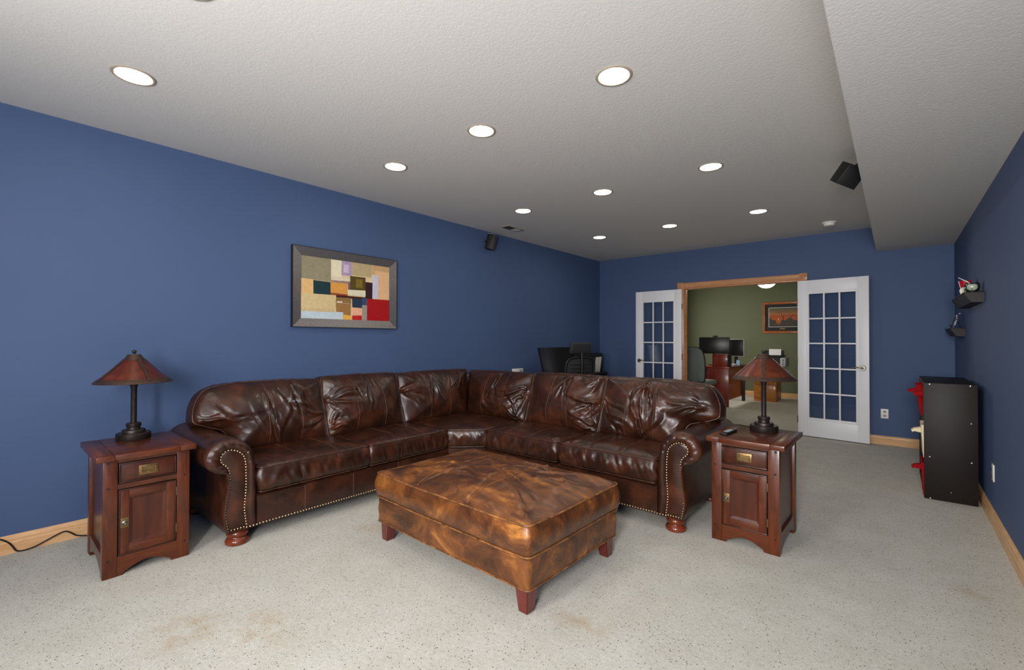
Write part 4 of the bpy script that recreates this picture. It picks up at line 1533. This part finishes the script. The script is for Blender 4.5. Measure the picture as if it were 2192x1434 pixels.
MB().lathe([(.001, 0), (.026, 0), (.030, .012), (.027, .05), (.034, .09), (.042, .125), (.040, .127), (.031, .09), (.024, .05), (.001, .012)], 24, cap=False).build('body', plain('red_ceramic', (176, 22, 28), .3, coat=.4), vs, smooth=50)
kn = thing('keepsake_disc', 'small round cream keepsake leaning on the red vase', 'ornament', (.435, 5.19, 1.638))
MB().lathe([(.001, 0), (.030, 0), (.032, .004), (.030, .010), (.020, .012), (.001, .012)], 24, (0, 0, .033), 'Y').build('disc', M['wax'], kn, smooth=40)
box('block', plain('brown_wood_block', (92, 56, 30), .5), kn, .014, .045, -.010, .016, .0005, .044, bev=.002)

es = thing('glass_plaque', 'clear glass plaque leaning on a small black easel', 'ornament', (.452, 6.26, 1.386))
MB().prism([(-.034, .030), (.000, .030), (.018, .095), (.016, .130), (.040, .142), (.036, .150), (-.004, .140), (-.014, .105)], lambda x, z, y: (x, y, z), -.05, .05).build('glass', M['glass_ware'], es)
for y in (-.035, .035):
    MB().tube([(-.03, y, .002), (-.012, y, .06), (.006, y * .6, .125)], .003, 6).build('easel_leg', M['black_plastic'], es)
    MB().tube([(-.042, y, .030), (-.026, y, .022), (-.018, y, .030)], .003, 6).build('easel_hook', M['black_plastic'], es)
MB().tube([(.004, 0, .12), (.040, 0, .002)], .003, 6).build('easel_leg', M['black_plastic'], es)


# ================================================================== corner desk behind the sofa
dk = thing('corner_desk', 'black desk in the far left corner behind the sofa', 'desk', (-3.60, 5.85, 0))
box('desk_top', M['espresso'], dk, -.36, .02, -1.05, .775, .715, .745, bev=.003)
box('end_panel', M['espresso'], dk, -.36, .015, .745, .773, 0, .715)
for (x0, y0) in ((-.34, -1.02), (-.04, -1.02)):
    box('leg', M['black_plastic'], dk, x0, x0 + .05, y0, y0 + .05, 0, .715, bev=.003)
hu = thing('desk_hutch', 'black cabinet on the corner desk with paper taped to it', 'cabinet', (-3.70, 6.62, .745))
box('carcass', M['espresso'], hu, -.25, .02, -.80, -.01, .0005, .300, bev=.003)
for (y0, y1) in ((-.795, -.405), (-.400, -.015)):
    box('door', M['black_plastic'], hu, .0205, .036, y0, y1, .006, .294, bev=.002)
pp = thing('paper_note', 'white paper sheet taped to the black cabinet', 'paper', (-3.662, 6.46, .985))
MB().add([(0, -.115, -.235), (0, .060, -.240), (.001, .120, 0), (.001, -.075, -.003), (-.0008, -.115, -.235), (-.0008, .060, -.240), (.0002, .120, 0), (.0002, -.075, -.003)],
         [(0, 1, 2, 3), (7, 6, 5, 4), (0, 4, 5, 1), (1, 5, 6, 2), (2, 6, 7, 3), (3, 7, 4, 0)]).build('sheet', plain('lined_note_paper', (214, 208, 196), .8, var=.06, scale=160), pp)
mo = thing('curved_monitor', 'large black curved monitor on the corner desk, screen tilted back', 'monitor', (-3.70, 5.31, .745))
MB().lathe([(.001, 0), (.09, 0), (.09, .008), (.03, .012), (.001, .012)], 24).build('stand_foot', M['black_plastic'], mo, smooth=40)
MB().tube([(0, 0, .01), (-.02, 0, .2)], .02, 10).build('stand_neck', M['black_plastic'], mo, smooth=50)
for (nm, off, mt) in (('screen', .004, 'screen'), ('housing', -.022, 'black_plastic')):
    verts, faces = [], []
    n = 18
    for i in range(n + 1):
        u = (i / n - .5)
        cv = .10 * (u * 2) ** 2 * .6
        for (dx, z) in ((off, .03), (off, .408), (off + (.024 if nm == 'housing' else .003), .408), (off + (.024 if nm == 'housing' else .003), .03)):
            y = u * .80 + (-.03 if z < .2 else -.03)
            tilt = -(z - .2) * .16
            sh = .0
            verts.append((cv + dx + tilt, y * (1.0 if z > .2 else .88) - (0 if z > .2 else -.0), z))
    for i in range(n):
        for j in range(4):
            faces.append((i * 4 + j, i * 4 + (j + 1) % 4, i * 4 + 4 + (j + 1) % 4, i * 4 + 4 + j))
    faces += [(0, 1, 2, 3), tuple(n * 4 + q for q in (3, 2, 1, 0))]
    mb = MB()
    mb.add(verts, faces)
    mb.build(nm, M[mt], mo, smooth=40)

ch = thing('mesh_office_chair', 'black mesh office chair with headrest at the corner desk behind the sofa', 'chair', (-3.30, 5.06, 0), math.radians(-26))
# local: chair faces -x ; back at +x
for k in range(5):
    a = k * 2 * math.pi / 5 + .3
    MB().tube([(0, 0, .10), (.16 * math.cos(a), .16 * math.sin(a), .085), (.29 * math.cos(a), .29 * math.sin(a), .068)], [.024, .02, .015], 8).build('base_leg', M['black_plastic'], ch, smooth=50)
    MB().lathe([(.001, -.012), (.027, -.012), (.030, -.008), (.030, .008), (.027, .012), (.001, .012)], 16, (.29 * math.cos(a), .29 * math.sin(a), .0302), 'Y').build('caster', M['black_plastic'], ch, smooth=40)
MB().lathe([(.028, .08), (.028, .24), (.018, .245), (.018, .43)], 16).build('gas_lift', M['black_plastic'], ch, smooth=40)
MB().box(-.25, .24, -.24, .24, .43, .50, bev=.03, seg=3).build('seat', M['black_mesh'], ch, smooth=50)
# back frame: a rounded loop with a centre spine and mesh on it
loop = [(.255, -.17, .60), (.25, -.205, .72), (.265, -.21, .86), (.285, -.175, .965), (.29, 0, .992), (.285, .175, .965), (.265, .21, .86), (.25, .205, .72), (.255, .17, .60), (.255, 0, .575)]
MB().tube(catmull(loop, 60, True), .017, 8, closed=True).build('back_frame', M['black_plastic'], ch, smooth=60, loc=(0, 0, .05))
MB().tube(catmull([(.10, 0, .45), (.27, 0, .50), (.30, 0, .68), (.31, 0, .86), (.315, 0, 1.0), (.305, 0, 1.10)], 26), .018, 8).build('spine', M['black_plastic'], ch, smooth=60)
verts, faces = [], []
for i in range(15):
    z = .60 + .375 * i / 14
    for j in range(11):
        y = -.19 + .38 * j / 10
        sh = 1 - .14 * (i / 14) ** 4
        verts.append((.262 + .022 * (abs(y) / .19) ** 2 * -1 + .02 * (i / 14) + .003 * math.sin(i * 3.1), y * sh, z))
for i in range(14):
    for j in range(10):
        faces.append((i * 11 + j, i * 11 + j + 1, i * 11 + 12 + j, i * 11 + 11 + j))
nf = len(verts)
verts += [(x + .006, y, z) for x, y, z in verts]
faces += [tuple(q + nf for q in reversed(f)) for f in faces[:]]
MB().add(verts, faces).build('back_mesh', M['black_mesh'], ch, smooth=60, loc=(0, 0, .05))
for i in range(6):
    z = .66 + i * .048
    MB().tube([(.29, -.16, z), (.298, 0, z), (.29, .16, z)], .006, 6).build('back_slat', M['black_plastic'], ch, smooth=60, loc=(0, 0, .05))
MB().box(.225, .285, -.155, .155, 1.055, 1.205, bev=.028, seg=4, mat=Matrix.Translation((.02, 0, 0)) @ Matrix.Translation((.255, 0, 1.13)) @ Matrix.Rotation(math.radians(14), 4, 'Y') @ Matrix.Translation((-.255, 0, -1.13))).build('headrest', M['black_mesh'], ch, smooth=50, loc=(0, 0, .03))
for s in (-1, 1):
    MB().tube(catmull([(.16, s * .24, .45), (.13, s * .29, .52), (.10, s * .30, .66), (.08, s * .30, .68)], 14), .015, 8).build('armrest_post', M['black_plastic'], ch, smooth=60)
    MB().box(-.10, .17, s * .30 - .04, s * .30 + .04, .68, .71, bev=.012, seg=2).build('armrest_pad', M['black_plastic'], ch, smooth=50)

# ================================================================== the study beyond the doors
de = thing('study_desk', 'red cherry desk with a solid end panel in the green study', 'desk', (-2.63, 9.08, 0))
box('end_panel', M['desk_red'], de, -.245, .245, 0, .03, 0, .722, bev=.003)
box('desk_top', M['desk_red'], de, -.265, .265, -.012, 1.35, .722, .752, bev=.004)
box('modesty_panel', M['desk_red'], de, .20, .22, .03, 1.13, .12, .722)
box('end_panel', plain('dark_desk_leg', (22, 15, 14), .5), de, .20, .262, 1.13, 1.16, 0, .722, bev=.002)
box('leg', M['desk_red'], de, -.245, -.205, 1.13, 1.17, 0, .722, bev=.002)
bx2 = thing('desk_organizer', 'red wooden box standing on the end of the study desk', 'box', (-2.545, 9.15, .752))
box('body', M['desk_red'], bx2, -.137, .137, -.05, .22, .0005, .235, bev=.003)
box('side_cover', M['black_plastic'], bx2, .1375, .141, -.045, .215, .004, .231)
for (nm, lb, cx, cy, w, h, z0, rz) in (('computer_monitor', 'wide black monitor with webcam on the study desk', -2.80, 9.62, .56, .32, .99, 8), ('computer_monitor', 'smaller black monitor right of the wide one on the study desk', -2.455, 9.86, .30, .33, .94, -4)):
    m = thing(nm, lb, 'monitor', (cx, cy, .752), math.radians(rz))
    box('screen', M['screen'], m, -w / 2, w / 2, -.012, -.008, z0 - .752, z0 - .752 + h, bev=.001)
    box('housing', M['black_plastic'] if w > .4 else M['white_plastic'], m, -w / 2 - .006, w / 2 + .006, -.008, .018, z0 - .758, z0 - .746 + h, bev=.003)
    box('stand_neck', M['black_plastic'], m, -.03, .03, .018, .04, .006, z0 - .752 + .12)
    box('stand_foot', M['black_plastic'], m, -.11, .11, -.07, .09, .0005, .010, bev=.003)
wc = thing('webcam', 'small black webcam on top of the wide study monitor', 'webcam', (-2.775, 9.63, 1.318))
box('camera_body', M['black_plastic'], wc, -.045, .045, -.03, .01, .004, .030, bev=.008)
box('clip', M['black_plastic'], wc, -.02, .02, -.012, .018, .0005, .006)
pb = thing('paper_stack', 'low stack of papers on the study desk below the monitors', 'papers', (-2.47, 9.52, .752))
for i in range(5):
    MB().box(-.10, .10, -.14, .14, .0005 + i * .008, .007 + i * .008, mat=Matrix.Rotation(.07 * (i % 3 - 1), 4, 'Z')).build('sheet_bundle', M['paper'] if i % 2 == 0 else M['grey_plastic'], pb)
ph = thing('desk_phone', 'small light blue phone propped up on the study desk', 'phone', (-2.355, 9.62, .752))
MB().box(-.03, .03, -.005, .005, .0, .115, bev=.003, mat=Matrix.Translation((0, 0, .002)) @ Matrix.Rotation(math.radians(-12), 4, 'X')).build('body', plain('pale_blue_plastic', (150, 190, 226), .3), ph, smooth=40)
box('stand', M['black_plastic'], ph, -.025, .025, -.01, .06, .0005, .008)

oc_ = thing('study_chair', 'grey padded swivel chair at the study desk, behind the door jamb', 'chair', (-2.83, 8.735, 0), math.radians(-8))
for k in range(5):
    a = k * 2 * math.pi / 5
    MB().tube([(0, 0, .10), (.30 * math.cos(a), .30 * math.sin(a), .068)], [.026, .018], 8).build('base_leg', M['black_plastic'], oc_, smooth=50)
    MB().lathe([(.001, -.012), (.027, -.012), (.030, -.008), (.030, .008), (.027, .012), (.001, .012)], 14, (.30 * math.cos(a), .30 * math.sin(a), .0302), 'Y').build('caster', M['black_plastic'], oc_, smooth=40)
MB().lathe([(.03, .08), (.03, .42)], 14).build('gas_lift', M['black_plastic'], oc_, smooth=40)
MB().box(-.26, .26, -.25, .25, .42, .52, bev=.04, seg=4).build('seat', M['chair_grey'], oc_, smooth=50)
bo = round_poly([(-.25, .50), (.25, .50), (.27, .85), (.22, 1.12), (-.22, 1.12), (-.27, .85)], [.05, .05, .2, .14, .14, .2], 90)
verts, faces = [], []
n = len(bo)
for (f, dy) in ((.0, -.055), (.6, -.05), (.9, -.035), (1.0, -.01), (1.0, .03), (.9, .05), (0., .06)):
    for p in bo:
        x, z = p[0] * f, .80 + (p[1] - .80) * f
        verts.append((x, -.25 + dy - .10 * (z - .5) * .6 - .25 * x * x, z))
for j in range(6):
    for k in range(n):
        faces.append((j * n + k, j * n + (k + 1) % n, (j + 1) * n + (k + 1) % n, (j + 1) * n + k))
MB().add(verts, faces).build('backrest', M['chair_grey'], oc_, smooth=60)
MB().tube([(p[0], -.25 + .01 - .10 * (p[1] - .5) * .6 - .25 * p[0] * p[0], p[1]) for p in bo], .014, 8, closed=True).build('back_trim', M['black_plastic'], oc_, smooth=60)
MB().tube([(0, -.10, .44), (0, -.26, .46), (0, -.27, .60)], .02, 8).build('back_bracket', M['black_plastic'], oc_, smooth=60)

fc = thing('file_cabinet', 'golden oak two-drawer file cabinet beside the study desk', 'cabinet', (-2.045, 10.67, 0))
box('carcass', M['oak_cab'], fc, -.205, .205, -.24, .26, .001, .66, bev=.003)
for (z0, z1) in ((.07, .35), (.36, .64)):
    dr = box('drawer', M['oak_cab'], fc, -.195, .195, -.258, -.24, z0, z1, bev=.003)
    box('drawer_lip', plain('darker_oak', (104, 58, 20), .5), dr, -.195, .195, -.259, -.2575, z1 - .012, z1 - .002)  # lip strip in a darker oak colour
pn = thing('printer', 'grey and black printer with paper on the oak cabinet', 'printer', (-1.975, 10.66, .660))
box('body', M['black_plastic'], pn, -.20, .20, -.18, .18, .0005, .26, bev=.006)
box('side_panel', M['grey_plastic'], pn, -.275, -.20, -.20, .17, .09, .245, bev=.02, seg=3)
cpn = box('control_panel', M['grey_plastic'], pn, .20, .30, -.20, .17, .06, .245, bev=.02, seg=3)
for i in range(3):
    MB().lathe([(.012, 0), (.010, -.004), (.001, -.005)], 10, (.25, -.20, .11 + i * .045), 'Y').build('button', M['black_plastic'], cpn, smooth=40)
box('paper_tray', M['black_plastic'], pn, -.19, .22, .10, .115, .26, .385, bev=.003)
box('lid', M['black_plastic'], pn, -.21, .25, -.15, .12, .2605, .285, bev=.004)
prs = thing('printer_paper', 'white sheets standing in the printer feed tray', 'paper', (-1.93, 10.735, .948))
MB().box(-.095, .125, -.004, .004, .0, .125, mat=Matrix.Rotation(math.radians(-8), 4, 'X')).build('sheets', M['paper'], prs)

pic2 = thing('framed_landscape', 'sunset landscape print in an orange oak frame on the green wall', 'picture', (-1.86, YO, 1.755))
A0, A1, B0, B1 = -.40, .40, -.345, .345
for (x0, x1, z0, z1) in ((A0, A1, B1 - .05, B1), (A0, A1, B0, B0 + .05), (A0, A0 + .05, B0 + .05, B1 - .05), (A1 - .05, A1, B0 + .05, B1 - .05)):
    box('frame_side', M['oak_frame'], pic2, x0, x1, -.03, -.002, z0, z1, bev=.006, seg=3)
box('mat_board', M['mat_black'], pic2, A0 + .05, A1 - .05, -.012, -.004, B0 + .05, B1 - .05)
box('inner_mat', M['paper'], pic2, -.285, .285, -.0135, -.0115, -.208, .222)
im = MB()
nx, nyy = 84, 62
rnd = random.Random(3)
trunks = []
def limb(x, z, an, l, w, d):
    x2, z2 = x + l * math.cos(an), z + l * math.sin(an)
    trunks.append((x, z, x2, z2, w))
    if d > 0:
        for s in (-.45, .4):
            limb(x2, z2, an + s * rnd.uniform(.7, 1.2), l * .72, w * .62, d - 1)
limb(.50, .30, 1.65, .20, .016, 4)
limb(.76, .34, 1.5, .17, .013, 4)
for i in range(nx):
    for j in range(nyy):
        u, w = (i + .5) / nx, (j + .5) / nyy
        sky = np.array([176, 84, 40]) * (1 - abs(w - .45) * .9) if w < .8 else np.array([92, 82, 66])
        if w > .62:
            k = min(1, (w - .62) / .3)
            sky = np.array([176, 104, 56]) * (1 - k) + np.array([92, 84, 68]) * k
        col = sky
        if w < .34 + .05 * nz(u * 5, 0) + (.10 if u < .1 else 0) + (.14 * max(0, 1 - abs(u - .72) / .14)):
            col = np.array([66, 60, 52]) + 26 * nz(u * 20, w * 20)
            if abs(u - .33) < .10 - .2 * (.34 - w) and w > .12:
                col = np.array([190, 100, 48]) * (.5 + .5 * w / .34)
        if math.hypot((u - .33) * 1.3, w - .40) < .025:
            col = np.array([255, 196, 110])
        for (x, z, x2, z2, tw) in trunks:
            dx, dz = x2 - x, z2 - z
            tt = max(0, min(1, ((u - x) * dx + (w - z) * dz) / (dx * dx + dz * dz)))
            if math.hypot(u - x - tt * dx, w - z - tt * dz) < tw * .8:
                col = np.array([46, 34, 28])
        x0, x1 = -.278 + .556 * i / nx, -.278 + .556 * (i + 1) / nx
        z0, z1 = -.201 + .416 * j / nyy, -.201 + .416 * (j + 1) / nyy
        im.add([(x0, -.0142, z0), (x1, -.0142, z0), (x1, -.0142, z1), (x0, -.0142, z1)], [(0, 1, 2, 3)], lin(np.clip(col, 0, 255)))
im.build('landscape_print', M['print'], pic2, fix=False)
box('name_plate', M['brass'], pic2, -.07, .03, -.0145, -.012, -.255, -.232)

lm = thing('ceiling_lamp', 'lit frosted bowl lamp with pull chain hanging in the study', 'ceiling light', (-1.745, 9.05, ZC))
MB().lathe([(.07, 0), (.07, -.03), (.03, -.05), (.016, -.055), (.016, -.16), (.07, -.18), (.10, -.22), (.10, -.29), (.07, -.31), (.07, -.335), (.16, -.338), (.165, -.345), (.16, -.352)], 32, cap=False).build('fitting', M['brass_dark'], lm, smooth=40)
MB().lathe([(.158, -.350), (.152, -.375), (.135, -.405), (.105, -.435), (.065, -.458), (.02, -.466), (.001, -.467)], 36, cap=False).build('bowl', M['bowl'], lm, smooth=60)
MB().lathe([(.001, -.466), (.010, -.468), (.008, -.480), (.001, -.484)], 12).build('finial', M['brass_dark'], lm, smooth=50)
MB().tube([(-.03, 0, -.46), (-.03, 0, -.62)], .0014, 6).build('pull_chain', M['brass'], lm)
